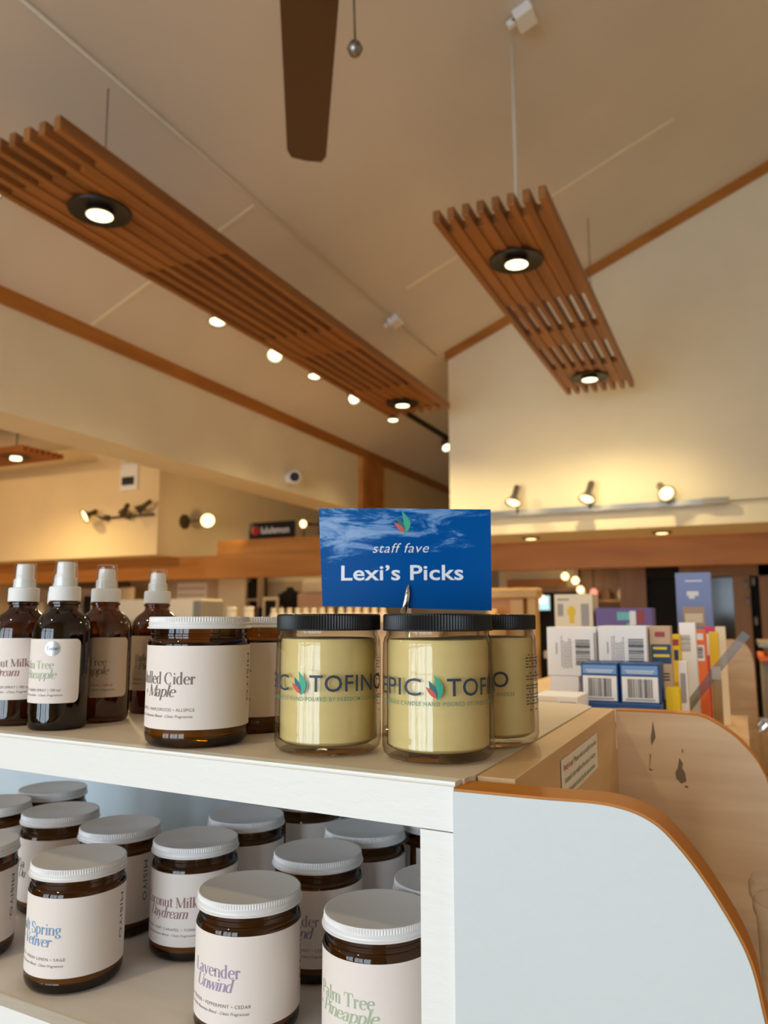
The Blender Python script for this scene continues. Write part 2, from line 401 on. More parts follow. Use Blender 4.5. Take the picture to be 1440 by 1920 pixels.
def serif(body, height=1.0, width=None, align='C', italic=False):
    V, Fs = [], []
    def poly(pts): b = len(V); V.extend(pts); Fs.append(tuple(range(b, b+len(pts))))
    def ribbon(pts, ws, ox):
        b = len(V)
        for i, p in enumerate(pts):
            q0, q1 = pts[max(i-1, 0)], pts[min(i+1, len(pts)-1)]
            dx, dy = q1[0]-q0[0], q1[1]-q0[1]; l = math.hypot(dx, dy) or 1
            nx, ny = -dy/l*ws[i]/2, dx/l*ws[i]/2
            V.append((ox+p[0]+nx, p[1]+ny)); V.append((ox+p[0]-nx, p[1]-ny))
        for i in range(len(pts)-1): Fs.append((b+2*i, b+2*i+1, b+2*i+3, b+2*i+2))
    ox = 0
    for ch in body:
        adv, st = GL[ch]
        for s in st:
            if s[0] == 'S': ribbon([(s[1], s[2]), (s[1], s[3])], [THICK]*2, ox)
            elif s[0] == 'F': ribbon([(s[1]-.12, s[2]), (s[1]+.12, s[2])], [THIN]*2, ox)
            elif s[0] == 'H': ribbon([s[1], s[2]], [THIN*1.15]*2, ox)
            elif s[0] == 'D': ribbon([s[1], s[2]], [THICK]*2, ox)
            elif s[0] == 'O': poly([(ox+s[1]+s[3]*math.cos(2*PI*k/12), s[2]+s[3]*math.sin(2*PI*k/12)) for k in range(12)])
            elif s[0] == 'C':
                pts = s[1]; ws = []
                for i in range(len(pts)):
                    q0, q1 = pts[max(i-1, 0)], pts[min(i+1, len(pts)-1)]
                    dx, dy = q1[0]-q0[0], q1[1]-q0[1]; l = math.hypot(dx, dy) or 1
                    ws.append(THIN + (THICK-THIN)*(abs(dy)/l)**2)
                ribbon(pts, ws, ox)
        ox += adv*(.9 if italic else 1)
    if italic: V = [(x + y*.24, y) for x, y in V]
    x0 = min(v[0] for v in V); x1 = max(v[0] for v in V)
    sx = height if width is None else width/(x1-x0)
    dx = {'L': x0, 'C': (x0+x1)/2, 'R': x1}[align]
    return [((x-dx)*sx, y*height) for x, y in V], Fs
def shift(g, dx, dy): return [(x+dx, y+dy) for x, y in g[0]], g[1]
def turn_down(g): return [(y, -x) for x, y in g[0]], g[1]     # reads from top to bottom
def on_cyl(r): return lambda s, z: (r*math.sin(s/r), -r*math.cos(s/r), z)
def rounded(x0, x1, y0, y1, c, n=6):
    p = []
    for cx, cy, a in ((x1-c, y1-c, 0), (x0+c, y1-c, 90), (x0+c, y0+c, 180), (x1-c, y0+c, 270)):
        p += [(cx+c*math.cos(R(a+90*k/n)), cy+c*math.sin(R(a+90*k/n))) for k in range(n+1)]
    return p, [tuple(range(len(p)))]
def leaf_shapes(cx, cy, h):
    """the three-leaf mark: a tall green leaf, a teal one before it, a red one at its left foot."""
    def leaf(x0, y0, x1, y1, w0, w1):
        dx, dy = x1-x0, y1-y0; l = math.hypot(dx, dy); nx, ny = -dy/l, dx/l; n = 12
        up = [(x0+dx*k/n + nx*w0*math.sin(PI*(k/n)**.85), y0+dy*k/n + ny*w0*math.sin(PI*(k/n)**.85)) for k in range(n+1)]
        dn = [(x0+dx*k/n - nx*w1*math.sin(PI*(k/n)**.85), y0+dy*k/n - ny*w1*math.sin(PI*(k/n)**.85)) for k in range(n, -1, -1)][1:-1]
        p = [(cx+x*h, cy+y*h) for x, y in up + dn]; return p, [tuple(range(len(p)))]
    return [(leaf(.10, -.5, -.02, .5, -.02, .30), 'g'), (leaf(.10, -.42, -.22, .26, .10, .13), 't'), (leaf(.10, -.42, -.34, .02, .08, .10), 'r')]

# ================================================================== THE ROOM
SL = .424
def zc(x): return 3.592 + SL*(x + 2.212)
struct(MB().box(-9.2, 3.6, -4.2, 11.2, -.1, 0), 'floor', 'floor_tile')
c = MB(); c.prism([(-3.9, zc(-3.9)), (2.2, zc(2.2)), (3.7, zc(2.2) - .6), (3.7, zc(2.2) - .48), (2.2, zc(2.2) + .12), (-3.9, zc(-3.9) + .12)], -4.2, 11.2, 'Y')
struct(c, 'ceiling', 'ceiling_paint')
# the tall wall on the right stands on a timber header, its underside is a soffit
wb = MB(); wb.prism([(-2.13, 2.046), (3.5, 2.046), (3.5, zc(2.2) - .5), (2.2, zc(2.2)), (-2.13, zc(-2.13))], 5.88, 6.60, 'Y')
struct(wb, 'wall_back', 'wall_paint')
wl = MB(); wl.prism([(-3.745, 2.444), (-3.406, 2.444), (-3.406, zc(-3.406)), (-3.745, zc(-3.745))], -4.0, 6.73, 'Y')
struct(wl, 'wall_left', 'wall_paint')
wl = MB(); wl.prism([(-3.745, 1.9), (-3.406, 1.9), (-3.406, zc(-3.406)), (-3.745, zc(-3.745))], 7.23, 11.0, 'Y')
struct(wl, 'wall_left_far', 'side_wall_paint')
tr = MB(); tr.prism([(-3.406, 3.005), (-3.385, 3.005), (-3.385, zc(-3.385)), (-3.406, zc(-3.406))], -4.0, 11.0, 'Y')
struct(tr, 'trim_1', 'trim_wood')
tr = MB(); tr.prism([(-2.15, zc(-2.15) - .075), (2.0, zc(2.0) - .075), (2.0, zc(2.0)), (-2.15, zc(-2.15))], 5.855, 5.88, 'Y')
struct(tr, 'trim_2', 'trim_wood')
for i, (y, xa, xb) in enumerate(((3.18, -3.38, -2.24), (4.69, -2.0, -.2))):
    t = MB(); t.prism([(xa, zc(xa) - .004), (xb, zc(xb) - .004), (xb, zc(xb)), (xa, zc(xa))], y - .012, y + .012, 'Y')
    struct(t, 'trim_%d' % (3+i), 'wall_paint')
struct(MB().box(-3.50, -3.36, 6.735, 7.23, 0, 3.0), 'trim_5', 'timber')                 # the wooden post
# side room beyond the opening
struct(MB().box(-9.0, -5.53, 6.241, 11.0, 2.046, 3.3), 'wall_bulkhead', 'side_wall_paint')
struct(MB().box(-9.2, -9.0, -4.2, 11.2, 0, 3.3), 'wall_side_room', 'side_wall_paint')
struct(MB().box(-9.2, -3.745, -4.2, 11.2, 3.3, 3.4), 'ceiling_side_room', 'ceiling_paint')
struct(MB().box(-9.2, 3.7, 11.0, 11.2, 0, 5.6), 'wall_rear', 'wall_paint')
struct(MB().box(3.5, 3.7, -4.2, 11.2, 0, 5.6), 'wall_right', 'wall_paint')
f = MB().box(-9.2, -4.3, -4.2, -4.0, 0, 5.6).box(.7, 3.7, -4.2, -4.0, 0, 5.6).box(-4.3, .7, -4.2, -4.0, 0, .10).box(-4.3, .7, -4.2, -4.0, 2.9, 5.6)
struct(f, 'wall_front', 'wall_paint')
f = MB()
for x, t_ in ((-4.3, .08), (-3.4, .06), (-2.45, .34), (-1.35, .06), (-.62, .16), (.62, .08)): f.box(x, x+t_, -4.14, -4.06, .10, 2.9)
f.box(-4.3, .7, -4.14, -4.06, .10, .16).box(-4.3, .7, -4.14, -4.06, 2.83, 2.9).box(-4.3, .7, -4.14, -4.06, 2.2, 2.26)
f.box(-4.22, .62, -4.105, -4.095, .16, 2.83, 1)
struct(f, 'window_1', ['brown_wood', 'window_pane'])
struct(MB().box(-2.1, 3.5, 6.6, 11.0, 2.05, 2.12), 'ceiling_rear', 'ceiling_paint')
# timber beam that runs across the whole shop, and the shorter one on it
b = MB().box(-9.0, 3.5, 6.60, 6.72, 1.805, 2.046); b.build('timber_beam', 'timber')
tag(bpy.data.objects['timber_beam'], 'long honey coloured timber beam spanning the shop under the soffit', 'beam')
b = MB().box(-5.02, -2.25, 6.60, 6.72, 2.048, 2.2); o = b.build('timber_beam', 'timber')
tag(o, 'shorter timber beam stacked on the long one, carrying the black sign', 'beam')

# ================================================================== LAMPS
def track_head(loc, d, label, group, back=.17, r=.052, glow='lamp_glow', power=None, body='steel', mount=None):
    """a spotlight: flared housing, glowing face, bracket up to its mount."""
    t = thing('track_spotlight', label, 'spotlight', loc, 0, group)
    d = Vector(d).normalized(); q = d.to_track_quat('Z', 'Y').to_matrix().to_4x4()
    MB().lathe([(.022, -back), (.026, -back+.01), (.026, -.075), (.034, -.05), (r, -.008), (r+.004, 0), (r-.003, .001), (r-.009, -.012)], 28, cap1=False, mx=q).build('housing', body, t, 40)
    MB().lathe([(.001, -.006), (r-.014, -.006), (r-.010, -.010)], 28, cap0=False, cap1=False, mx=q).build('bulb', glow, t)
    if mount is not None:
        m = Vector(mount) - Vector(loc); h = -d*back*.55
        MB().tube([h, h*.5 + m*.5 + Vector((.02, 0, 0)), m], .008, 8).build('bracket', body, t)
    if power:
        spot_light('spotlight_beam', Vector(loc) + d*.012, d, power, WARM, 110, .9, .04)
    return t

def slatted_light(label, x0, x1, y0, y1, lamps, zones, cables):
    cx = (x0+x1)/2
    t = thing('slatted_pendant_light', label, 'ceiling light', (cx, y0, 2.99), 0, 'slatted wooden pendant lights')
    n, wd, h = 8, .030, .052; pitch = (x1-x0-wd)/(n-1)
    for k in range(n):
        x = x0 - cx + k*pitch
        MB().box(x, x+wd, 0, y1-y0, 0, h, bev=.003).build('slat', 'cedar', t)
    for (a, b_) in zones:
        s = MB()
        for k in range(n-1):
            x = x0 - cx + k*pitch + wd + .0005
            s.box(x, x+pitch-wd-.001, a-y0, b_-y0, .008, h-.004)
        s.build('spacer', 'cedar', t)
    for (lx, ly) in lamps:
        q = MB().lathe([(.117, -.002), (.122, -.006), (.119, -.012), (.108, -.010), (.075, -.004), (.06, -.003)], 48, c=(lx-cx, ly-y0, 0)).build('lamp_ring', 'black_metal', t, 40)
        MB().lathe([(.046, -.003), (.052, -.012), (.055, -.018), (.055, -.023), (.050, -.024)], 36, c=(lx-cx, ly-y0, 0), rib=1, cap1=False).build('bulb_housing', 'steel', t, 40)
        MB().lathe([(.0005, -.0235), (.051, -.0235)], 36, c=(lx-cx, ly-y0, 0), cap0=False, cap1=False).build('bulb', 'lamp_glow', t)
        spot_light('lamp_beam', (lx, ly, 2.955), (0, 0, -1), P_LAMP, WARM, 150, .9, .05)
    for (px, py, m, rad) in cables:
        MB().tube([(px-cx, py-y0, h*.8), (px-cx+.003, py-y0, (zc(px)-2.99)*.4), (px-cx, py-y0, zc(px)-2.99-.075)], rad, 8).build('suspension_cable', m, t)
    return t
slatted_light('long slatted wooden pendant light crossing the upper left of the photo', -2.486, -1.956, 1.66, 5.43, [(-2.221, 2.10), (-2.221, 5.116)],
              [(1.88, 2.62), (3.62, 3.95), (4.75, 5.25)], [(-2.212, 2.10, 'steel', .003), (-2.212, 4.93, 'cord_white', .005)])
slatted_light('shorter slatted wooden pendant light hanging at the upper right', -1.056, -.588, 2.75, 5.44, [(-.83, 3.213), (-.83, 5.067)],
              [(2.87, 3.72), (4.18, 4.42), (4.86, 5.28)], [(-.83, 3.23, 'cord_white', .009), (-.80, 5.06, 'steel', .003)])
# a third one in the side room, seen end on
t = thing('slatted_pendant_light', 'orange lit wooden pendant light end at the left edge behind the opening', 'ceiling light', (-6.18, 5.3, 2.99), 0, 'slatted wooden pendant lights')
for k in range(8):
    y = -.25 + k*.067
    MB().box(-1.8, .0, y, y+.03, 0, .052, bev=.003).build('slat', 'cedar_across', t)
MB().box(-1.7, -.2, -.2, .2, .012, .045).build('spacer', 'cedar_across', t)
MB().lathe([(.117, -.002), (.122, -.006), (.119, -.012), (.075, -.004), (.06, -.003)], 40, c=(-.34, -.04, 0)).build('lamp_ring', 'black_metal', t, 40)
MB().lathe([(.0005, -.03), (.05, -.03), (.054, -.025), (.05, -.003)], 32, c=(-.34, -.04, 0), cap0=False).build('bulb', 'lamp_glow', t)
MB().tube([(-.34, -.04, .045), (-.34, -.04, .31)], .006, 8).build('suspension_cable', 'black_metal', t)
spot_light('lamp_beam', (-6.52, 5.26, 2.94), (0, 0, -1), P_LAMP, WARM, 150, .9, .05)

# ceiling track with its spots (runs behind the long pendant)
g = 'spotlights on the ceiling track'
trk = MB().box(-2.82, -2.78, 1.2, 8.0, zc(-2.8)-.03, zc(-2.8)+.02); tag(trk.build('ceiling_track', 'black_metal'), 'dark lighting track on the sloped ceiling behind the long pendant', 'light track')
for (y, z, d, lb) in ((2.03, 3.177, (.1, -.1, -1), 'spotlight cut off by the left edge of the photo below the long pendant'),
                   (3.615, 3.173, (.15, -.2, -1), 'first whole ceiling spotlight peeping out below the long pendant, from the left'),
                   (4.25, 3.167, (.35, -.75, -.8), 'round bright ceiling spotlight turned towards the viewer, second below the long pendant'),
                   (4.796, 3.176, (.1, -.15, -1), 'third ceiling spotlight from the left below the long pendant'),
                   (5.455, 3.187, (.75, -.55, -.6), 'fourth ceiling spotlight below the long pendant, swung to the right of its bracket'),
                   (6.23, 3.182, (.05, -.1, -1), 'ceiling spotlight right below the far end of the long pendant'),
                   (7.66, 3.22, (.55, -.5, -.8), 'last ceiling spotlight, beside the corner of the tall wall')):
    track_head((-2.8, y, z), d, lb, g, .12, .055, power=P_TRACK, mount=(-2.8, y + (.02 if y < 7 else -.2), zc(-2.8)-.03))
# rail with three heads on the tall wall
t = thing('wall_light_rail', 'metal lighting rail along the bottom of the tall right wall', 'light track', (-1.0, 5.83, 2.204))
MB().box(-.95, .96, -.012, .012, -.020, .020).build('rail', 'steel', t)
MB().box(.80, .97, -.03, .015, -.022, .022).build('feed_box', 'grey_metal', t)
MB().tube([(.97, .03, 0), (3.2, .03, .02)], .005, 8).build('wire', 'steel', t)
for x in (-.6, .1, .7): MB().box(x-.02, x+.02, 0.012, .05, -.015, .015).build('clip', 'grey_metal', t)
g = 'spotlights on the rail of the tall wall'
for (x, z, d, lb) in ((-1.548, 2.262, (-.12, -.45, -.9), 'left of the three spotlights on the rail of the tall wall'),
                      (-.99, 2.254, (-.18, -.45, -.85), 'middle spotlight of the three on the rail of the tall wall'),
                      (-.43, 2.258, (.35, -.75, -.55), 'right of the three rail spotlights on the tall wall, tilted sideways')):
    track_head((x, 5.70, z), d, lb, g, .16, .06, 'lamp_glow_warm', P_TRACK*.8, mount=(x, 5.81, 2.204))
    spot_light('wall_fill_light', (x, 5.40, 2.35), (0, .7, .3), 3.5, WARM, 150, 1, .05)  # added light with no head of its own, brightens the wall
# recessed downlights in the soffit
for (x, y, lb) in ((-1.549, 6.24, 'small recessed downlight in the soffit near the blue sign'), (-.521, 6.24, 'small recessed downlight in the soffit right of the wall spotlights')):
    t = thing('downlight', lb, 'ceiling light', (x, y, 2.046), 0, 'downlights in the soffit')
    MB().lathe([(.05, -.001), (.075, -.001), (.075, -.008), (.05, -.012)], 32, cap0=False, cap1=False).build('rim', 'bronze', t, 40)
    MB().lathe([(.0005, -.016), (.04, -.014), (.052, -.004)], 28, cap0=False, cap1=False).build('bulb', 'lamp_glow_warm', t)
    spot_light('downlight_beam', (x, y, 2.02), (0, 0, -1), 5, WARM, 140, .9, .04)
# spots on the bulkhead of the side room
g = 'spotlights on the side room bulkhead'
tb = MB().tube([(-6.3, 6.21, 2.47), (-5.56, 6.21, 2.47)], .012, 10).box(-5.95, -5.9, 6.2, 6.24, 2.44, 2.5).box(-6.25, -6.2, 6.2, 6.24, 2.44, 2.5)
tag(tb.build('wall_light_rail', 'bronze'), 'bronze lighting bar on the bulkhead in the side room', 'light track')
track_head((-6.38, 6.05, 2.475), (-.35, -.75, -.45), 'glowing spotlight on the left end of the bulkhead bar in the side room', g, .15, .075, 'lamp_glow_warm', 6, 'bronze', (-6.3, 6.2, 2.47))
track_head((-5.66, 6.08, 2.50), (-.75, -.3, -.6), 'bronze spotlight turned away at the bulkhead corner', g, .17, .05, 'bronze', None, 'bronze', (-5.7, 6.2, 2.47))
track_head((-5.86, 6.08, 2.48), (-.7, .35, -.5), 'bronze spotlight turned away in the middle of the bulkhead bar', g, .15, .05, 'bronze', None, 'bronze', (-5.85, 6.2, 2.47))
t = track_head((-5.30, 6.78, 2.455), (.75, -.75, -.3), 'round glowing spotlight on its own base on the orange side wall', g, .14, .085, 'lamp_glow_warm', 8, 'bronze', (-5.5, 6.66, 2.44))
MB().lathe([(.08, 0), (.08, .02), (.03, .03)], 28, c=(0, 0, 0), mx=Matrix.Translation((-.23, -.12, -.015)) @ Matrix.Rotation(PI/2, 4, 'Y')).build('base_plate', 'bronze', t, 40)
t = thing('track_spotlight', 'small yellow lit spotlight over the black sign', 'spotlight', (-4.0, 6.67, 2.34), 0, 'spotlights behind the black sign')
MB().lathe([(.02, -.05), (.04, 0), (.042, .01)], 24, mx=Matrix.Rotation(R(100), 4, 'X')).build('housing', 'bronze', t, 40)
MB().lathe([(.0005, .012), (.04, .012)], 24, cap0=False, cap1=False, mx=Matrix.Rotation(R(100), 4, 'X')).build('bulb', 'lamp_glow_warm', t)
MB().tube([(0, .02, 0), (.32, .1, -.02)], .012, 8).build('bar', 'bronze', t)
MB().tube([(0, .02, 0), (0, .0, -.139)], .008, 8).build('bracket', 'bronze', t)
t = thing('track_spotlight', 'dark spotlight with a bright face half hidden by the blue sign', 'spotlight', (-3.74, 6.66, 2.2), 0, 'spotlights behind the black sign')
MB().box(-.07, .10, -.02, .04, 0, .19, bev=.01).build('housing', 'black_metal', t)
MB().lathe([(.0005, 0), (.045, 0)], 24, cap0=False, cap1=False, mx=Matrix.Translation((.03, -.022, .1)) @ Matrix.Rotation(R(90), 4, 'X')).build('bulb', 'lamp_glow', t)
spot_light('spotlight_beam', (-3.7, 6.85, 2.3), (-.6, 1, .3), 14, WARM, 150, 1, .05)
spot_light('spotlight_beam', (-4.6, 6.5, 2.35), (-1, .5, .1), 8, WARM, 150, 1, .05)

# ceiling fan: three blades at rest, hub above the frame
t = thing('ceiling_fan', 'dark brown ceiling fan blade hanging in at the top of the photo', 'ceiling fan', (-.664, 1.10, 2.75))
MB().lathe([(.03, -.075), (.075, -.07), (.10, -.03), (.105, .05), (.07, .10), (.03, .11)], 48).build('motor_housing', 'fan_brown', t, 40)
MB().tube([(0, 0, .10), (0, 0, zc(-.664)-2.75-.02)], .013, 16).build('downrod', 'fan_brown', t)
MB().lathe([(.035, -.10), (.07, -.02), (.07, .0)], 32, c=(0, 0, zc(-.664)-2.75-.02)).build('canopy', 'fan_brown', t, 40)
for k in range(3):
    m = Matrix.Rotation(R(121.2 + 120*k), 4, 'Z') @ Matrix.Rotation(R(6), 4, 'X')
    bl = MB(); out = [(.17, -.05), (.24, -.066)] + [(.82, -.058), (.852, -.045), (.858, 0), (.852, .045), (.82, .058)] + [(.24, .066), (.17, .05)]
    bl.prism(out, -.004, .004, 'Z'); bmesh.ops.transform(bl.bm, matrix=m, verts=bl.bm.verts[:]); q = bl.build('blade', 'fan_brown', t)
    a = MB().box(.08, .22, -.018, .018, .004, .012, mx=m); a.build('blade_bracket', 'bronze', q)
pc = MB().tube([(.055, .065, -.06), (.060, .070, -.278)], .0022, 8).build('pull_chain', 'bronze', t)
MB().lathe([(.001, -.016), (.010, -.012), (.0155, 0), (.010, .012), (.001, .016)], 14, c=(.060, .070, -.296), cap0=False, cap1=False).build('ball', 'steel', pc)

# conduit on the ceiling and the boxes it ends in
def ceiling_thing(mb, x, y): return mb
cd = MB().tube([(-2.212, .3, zc(-2.212)-.012), (-2.212, 5.8, zc(-2.212)-.012)], .008, 10)
tag(cd.build('ceiling_conduit', 'cord_white'), 'thin conduit running along the sloped ceiling above the long pendant', 'conduit')
slope = Matrix.Rotation(-math.atan(SL), 4, 'Y')
for (x, y, lb) in ((-2.212, 4.94, 'small white ceiling box above the far end of the long pendant'), (-.77, 3.20, 'small white ceiling box with a cord, above the shorter pendant')):
    t = thing('junction_box', lb, 'junction box', (x, y, zc(x)), 0, 'junction boxes on the sloped ceiling'); 
    MB().box(-.045, .045, -.055, .055, -.058, -.002, bev=.006, mx=slope).build('box', 'white_plastic', t)
    MB().lathe([(.012, 0), (.012, .012)], 14, mx=slope @ Matrix.Translation((-.046, -.02, -.03)) @ Matrix.Rotation(-PI/2, 4, 'Y')).build('plug', 'black_metal', t)
    MB().box(-.085, -.048, -.03, .0, -.045, -.015, mx=slope, bev=.003).build('connector', 'white_plastic', t)
# security camera on the header
t = thing('security_camera', 'white round security camera on the header wall at the left', 'camera', (-3.406, 5.41, 2.554))
MB().lathe([(.045, 0), (.045, .02), (.03, .035)], 28, mx=Matrix.Rotation(PI/2, 4, 'Y')).build('mount', 'white_plastic', t, 40)
q = Vector((.55, -.8, -.12)).to_track_quat('Z', 'Y').to_matrix().to_4x4()
MB().lathe([(.02, -.06), (.052, -.045), (.056, 0), (.056, .05), (.050, .062), (.042, .064)], 32, mx=Matrix.Translation((.075, -.02, 0)) @ q).build('body', 'white_plastic', t, 40)
MB().lathe([(.0005, .0655), (.041, .0655)], 28, cap0=False, cap1=False, mx=Matrix.Translation((.075, -.02, 0)) @ q).build('lens', 'black_lid', t)
# controls on the bulkhead
t = thing('wall_control', 'white wall control with a dark window on the bulkhead', 'control panel', (-5.93, 6.241, 2.75))
MB().box(-.12, .12, -.04, 0, 0, .30, bev=.01).build('cover', 'white_plastic', t)
MB().box(-.085, .085, -.045, -.041, .06, .15).build('display', 'print_black', t)
t = thing('wall_control', 'white wall control half cut off by the header above the other one', 'control panel', (-5.93, 6.241, 3.07))
MB().box(-.12, .12, -.04, 0, 0, .22, bev=.01).build('cover', 'white_plastic', t)
MB().box(-.085, .085, -.045, -.041, .04, .11).build('display', 'print_black', t)
# the black shop sign on the short beam
t = thing('shop_sign', 'black sign with white lettering and a red mark standing on the short beam', 'sign', (-4.36, 6.64, 2.2), R(0))
MB().box(-.28, .27, -.015, .015, 0, .175).build('board', 'black_matte', t)
b = MB(); b.geom(sans('lululemon', .075, .34, 'L', .012), lambda x, y: (-.125+x, -.0175, .055+y)); b.build('lettering', 'sign_white', t)
b = MB(); cc = [(math.cos(2*PI*k/24)*.046, math.sin(2*PI*k/24)*.046) for k in range(24)]
b.geom((cc, [tuple(range(24))]), lambda x, y: (-.195+x, -.0175, .088+y), 0)
b.geom(([(-.024, -.03), (-.012, -.03), (-.006, .012), (.006, .012), (.012, -.03), (.024, -.03), (.016, .03), (-.016, .03)], [tuple(range(8))]), lambda x, y: (-.195+x, -.0185, .088+y), 1)
b.build('mark', ['ink_red', 'black_matte'], t)

# ================================================================== DISPLAY UNIT (the shelves in front)
ZS, ZL = 1.292, 1.101
unit = thing('display_unit', 'white and birch shop display unit with two shelves and curved end panels', 'shelf unit', (-.5, .42, 0))
ux, uy = -.5, .42
def U(mb, name, mats, parent=None, smooth=None):
    bmesh.ops.translate(mb.bm, vec=(-ux, -uy, 0), verts=mb.bm.verts[:]); return mb.build(name, mats, parent or unit, smooth)
# front line of the shelves: a hair out of square, as in the photograph
def fy(x): return .405 - (x + .146)*.0559
top = MB(); top.prism([(-1.1, fy(-1.1)+.012), (-.1445, .417), (-.1445, .425), (-.1425, .4285), (-.1425, .806), (-.16, .83), (-1.1, .845)], ZS-.022, ZS, 'Z'); U(top, 'top_board', 'shelf_laminate')
fa = MB(); fa.prism([(-1.1, fy(-1.1)), (-.1464, .405), (-.1464, .4169), (-1.1, fy(-1.1)+.0119)], ZS-.0255, ZS, 'Z')
bmesh.ops.bevel(fa.bm, geom=[e for e in fa.bm.edges if min(v.co.z for v in e.verts) > ZS-.001 and max(v.co.y for v in e.verts) < 0.47 and abs(e.verts[0].co.x-e.verts[1].co.x) > .5], offset=.0022, segments=3, affect='EDGES')
U(fa, 'front_fascia', 'white_paint')
low = MB(); low.prism([(-1.1, fy(-1.1)+.012), (-.1664, fy(-.1664)+.012), (-.1664, .80), (-1.1, .80)], ZL-.02, ZL, 'Z'); U(low, 'lower_shelf', 'lower_laminate_lit')
fl = MB(); fl.prism([(-1.1, fy(-1.1)), (-.1668, fy(-.1668)), (-.1668, fy(-.1668)+.0119), (-1.1, fy(-1.1)+.0119)], ZL-.08, ZL+.001, 'Z'); U(fl, 'lower_fascia', 'white_paint')
ps = MB(); ps.prism([(-.1666, fy(-.1666)), (-.1466, fy(-.1466)), (-.1466, .80), (-.1666, .80)], .05, ZS-.0262, 'Z'); U(ps, 'post', 'white_paint')
U(MB().box(-1.1, -.1667, .80, .815, .05, ZS-.0225), 'back_panel', 'grey_back')
def panel(profile, y0, y1, face, name):
    pts = catmull(profile, 8)
    poly = [(profile[0][0], .05)] + pts + [(pts[-1][0], .05)]
    p = U(MB().prism(poly[::-1], y0, y1, 'Y'), name, face)
    # glued edge band over the top and the curve
    eb = MB(); n = len(pts); th = .0012; O = []
    for i in range(n):
        a, c2 = pts[max(i-1, 0)], pts[min(i+1, n-1)]; dx, dz = c2[0]-a[0], c2[1]-a[1]; l = math.hypot(dx, dz)
        O.append((pts[i][0] - dz/l*th if False else pts[i][0] + (-dz)/l*th, pts[i][1] + dx/l*th))
    band = list(pts) + O[::-1]
    A = [[eb.bm.verts.new((q[0], y, q[1])) for q in pts] for y in (y0+.0012, y1)]
    B = [[eb.bm.verts.new((q[0], y, q[1])) for q in O] for y in (y0+.0012, y1)]
    for i in range(n-1):
        for quad in ((B[0][i], B[0][i+1], B[1][i+1], B[1][i]), (A[0][i], A[0][i+1], B[0][i+1], B[0][i]), (A[1][i+1], A[1][i], B[1][i], B[1][i+1])):
            f_ = eb.bm.faces.new(quad)
    U(eb, 'edge_band', 'edge_band', p, 30); bpy.data.objects[p.name].children[0].location = (0, 0, 0)
    return p
# the white curved end panel in front
panel([(-.1463, 1.2880), (-.10, 1.2882), (-.066, 1.2884), (-.046, 1.2832), (-.0322, 1.2708), (-.0186, 1.2518), (-.0067, 1.2292), (-.0018, 1.2068), (.0012, 1.18), (.0018, 1.10), (.0018, .6), (.0018, .3)], .403, .428, 'white_panel_shaded', 'end_panel')
p2 = panel([(-.1195, 1.2885), (-.09, 1.2888), (-.0587, 1.2886), (-.0398, 1.2868), (-.0218, 1.2773), (-.0083, 1.2665), (.0038, 1.2520), (.0098, 1.2400), (.0132, 1.2300), (.020, 1.19), (.022, 1.12), (.022, .6), (.022, .3)], .806, .826, 'birch', 'divider_panel')
panel([(-.14, 1.3075), (-.06, 1.308), (-.025, 1.3075), (.003, 1.296), (.020, 1.272), (.027, 1.24), (.030, 1.20), (.032, .9), (.032, .3)], 2.90, 2.92, 'birch', 'far_end_panel')
U(MB().box(-.142, -.1197, .432, .8055, .05, 1.2912, bev=.0006), 'back_board', 'birch_top')
U(MB().box(-.1193, -.004, .4285, .8055, 1.06, 1.078), 'bay_shelf', 'birch_top')
U(MB().box(-.42, -.122, .85, 2.895, .05, 1.245), 'bin_base', 'birch_top')
U(MB().box(-.1215, .0, .85, 1.62, .05, 1.20), 'bin_ledge', 'birch_top')
# worn spots in the birch veneer
sc = MB()
for poly in ([(-.0846, 1.2815), (-.0832, 1.2718), (-.0825, 1.2655), (-.0868, 1.2575), (-.0872, 1.2645), (-.0858, 1.272)],
             [(-.062, 1.248), (-.0588, 1.243), (-.0596, 1.2385), (-.0572, 1.234), (-.0566, 1.2265), (-.0612, 1.224), (-.0655, 1.2285), (-.0662, 1.2335), (-.0634, 1.2395)],
             [(-.0885, 1.250), (-.0876, 1.2492), (-.0893, 1.236), (-.0858, 1.2345), (-.0898, 1.2338)],
             [(-.0588, 1.257), (-.0578, 1.2545), (-.0585, 1.252), (-.0594, 1.2542)],
             [(-.0582, 1.2225), (-.0556, 1.2228), (-.0552, 1.2205), (-.0584, 1.2208)]):
    sc.quad([(x, .8057, z) for x, z in poly])
U(sc, 'veneer_scuffs', 'scuff', p2); bpy.data.objects['veneer_scuffs'].location = (0, 0, 0)
# little notice stuck on the inner board
t = thing('paper_notice', 'small white paper notice with red and grey print on the inner birch board', 'notice', (-.1193, .548, 1.254))
MB().box(0, .0004, .0, .143, 0, .0285).build('sheet', 'paper_white', t)
b = MB(); L3 = (('Ready to pay?', 'Please visit our staff at the desk'), ('', 'located in the middle of the store, or ask any'), ('', 'of checkout located by the main entrance.'))
xx = .006
b.geom(sans('Ready to pay?', .0042, .034, 'L', .012), lambda x, y: (.0008, .006+x, .0205+y), 0)
b.geom(sans('Please visit our staff at the desk', .0042, .094, 'L'), lambda x, y: (.0008, .043+x, .0205+y), 1)
b.geom(sans('located in the middle of the store, or ask any', .0042, .122, 'L'), lambda x, y: (.0008, .010+x, .0115+y), 1)
b.geom(sans('of checkout located by the main entrance.', .0042, .112, 'L'), lambda x, y: (.0008, .016+x, .003+y), 1)
b.build('lettering', ['ink_red', 'ink_dark'], t)

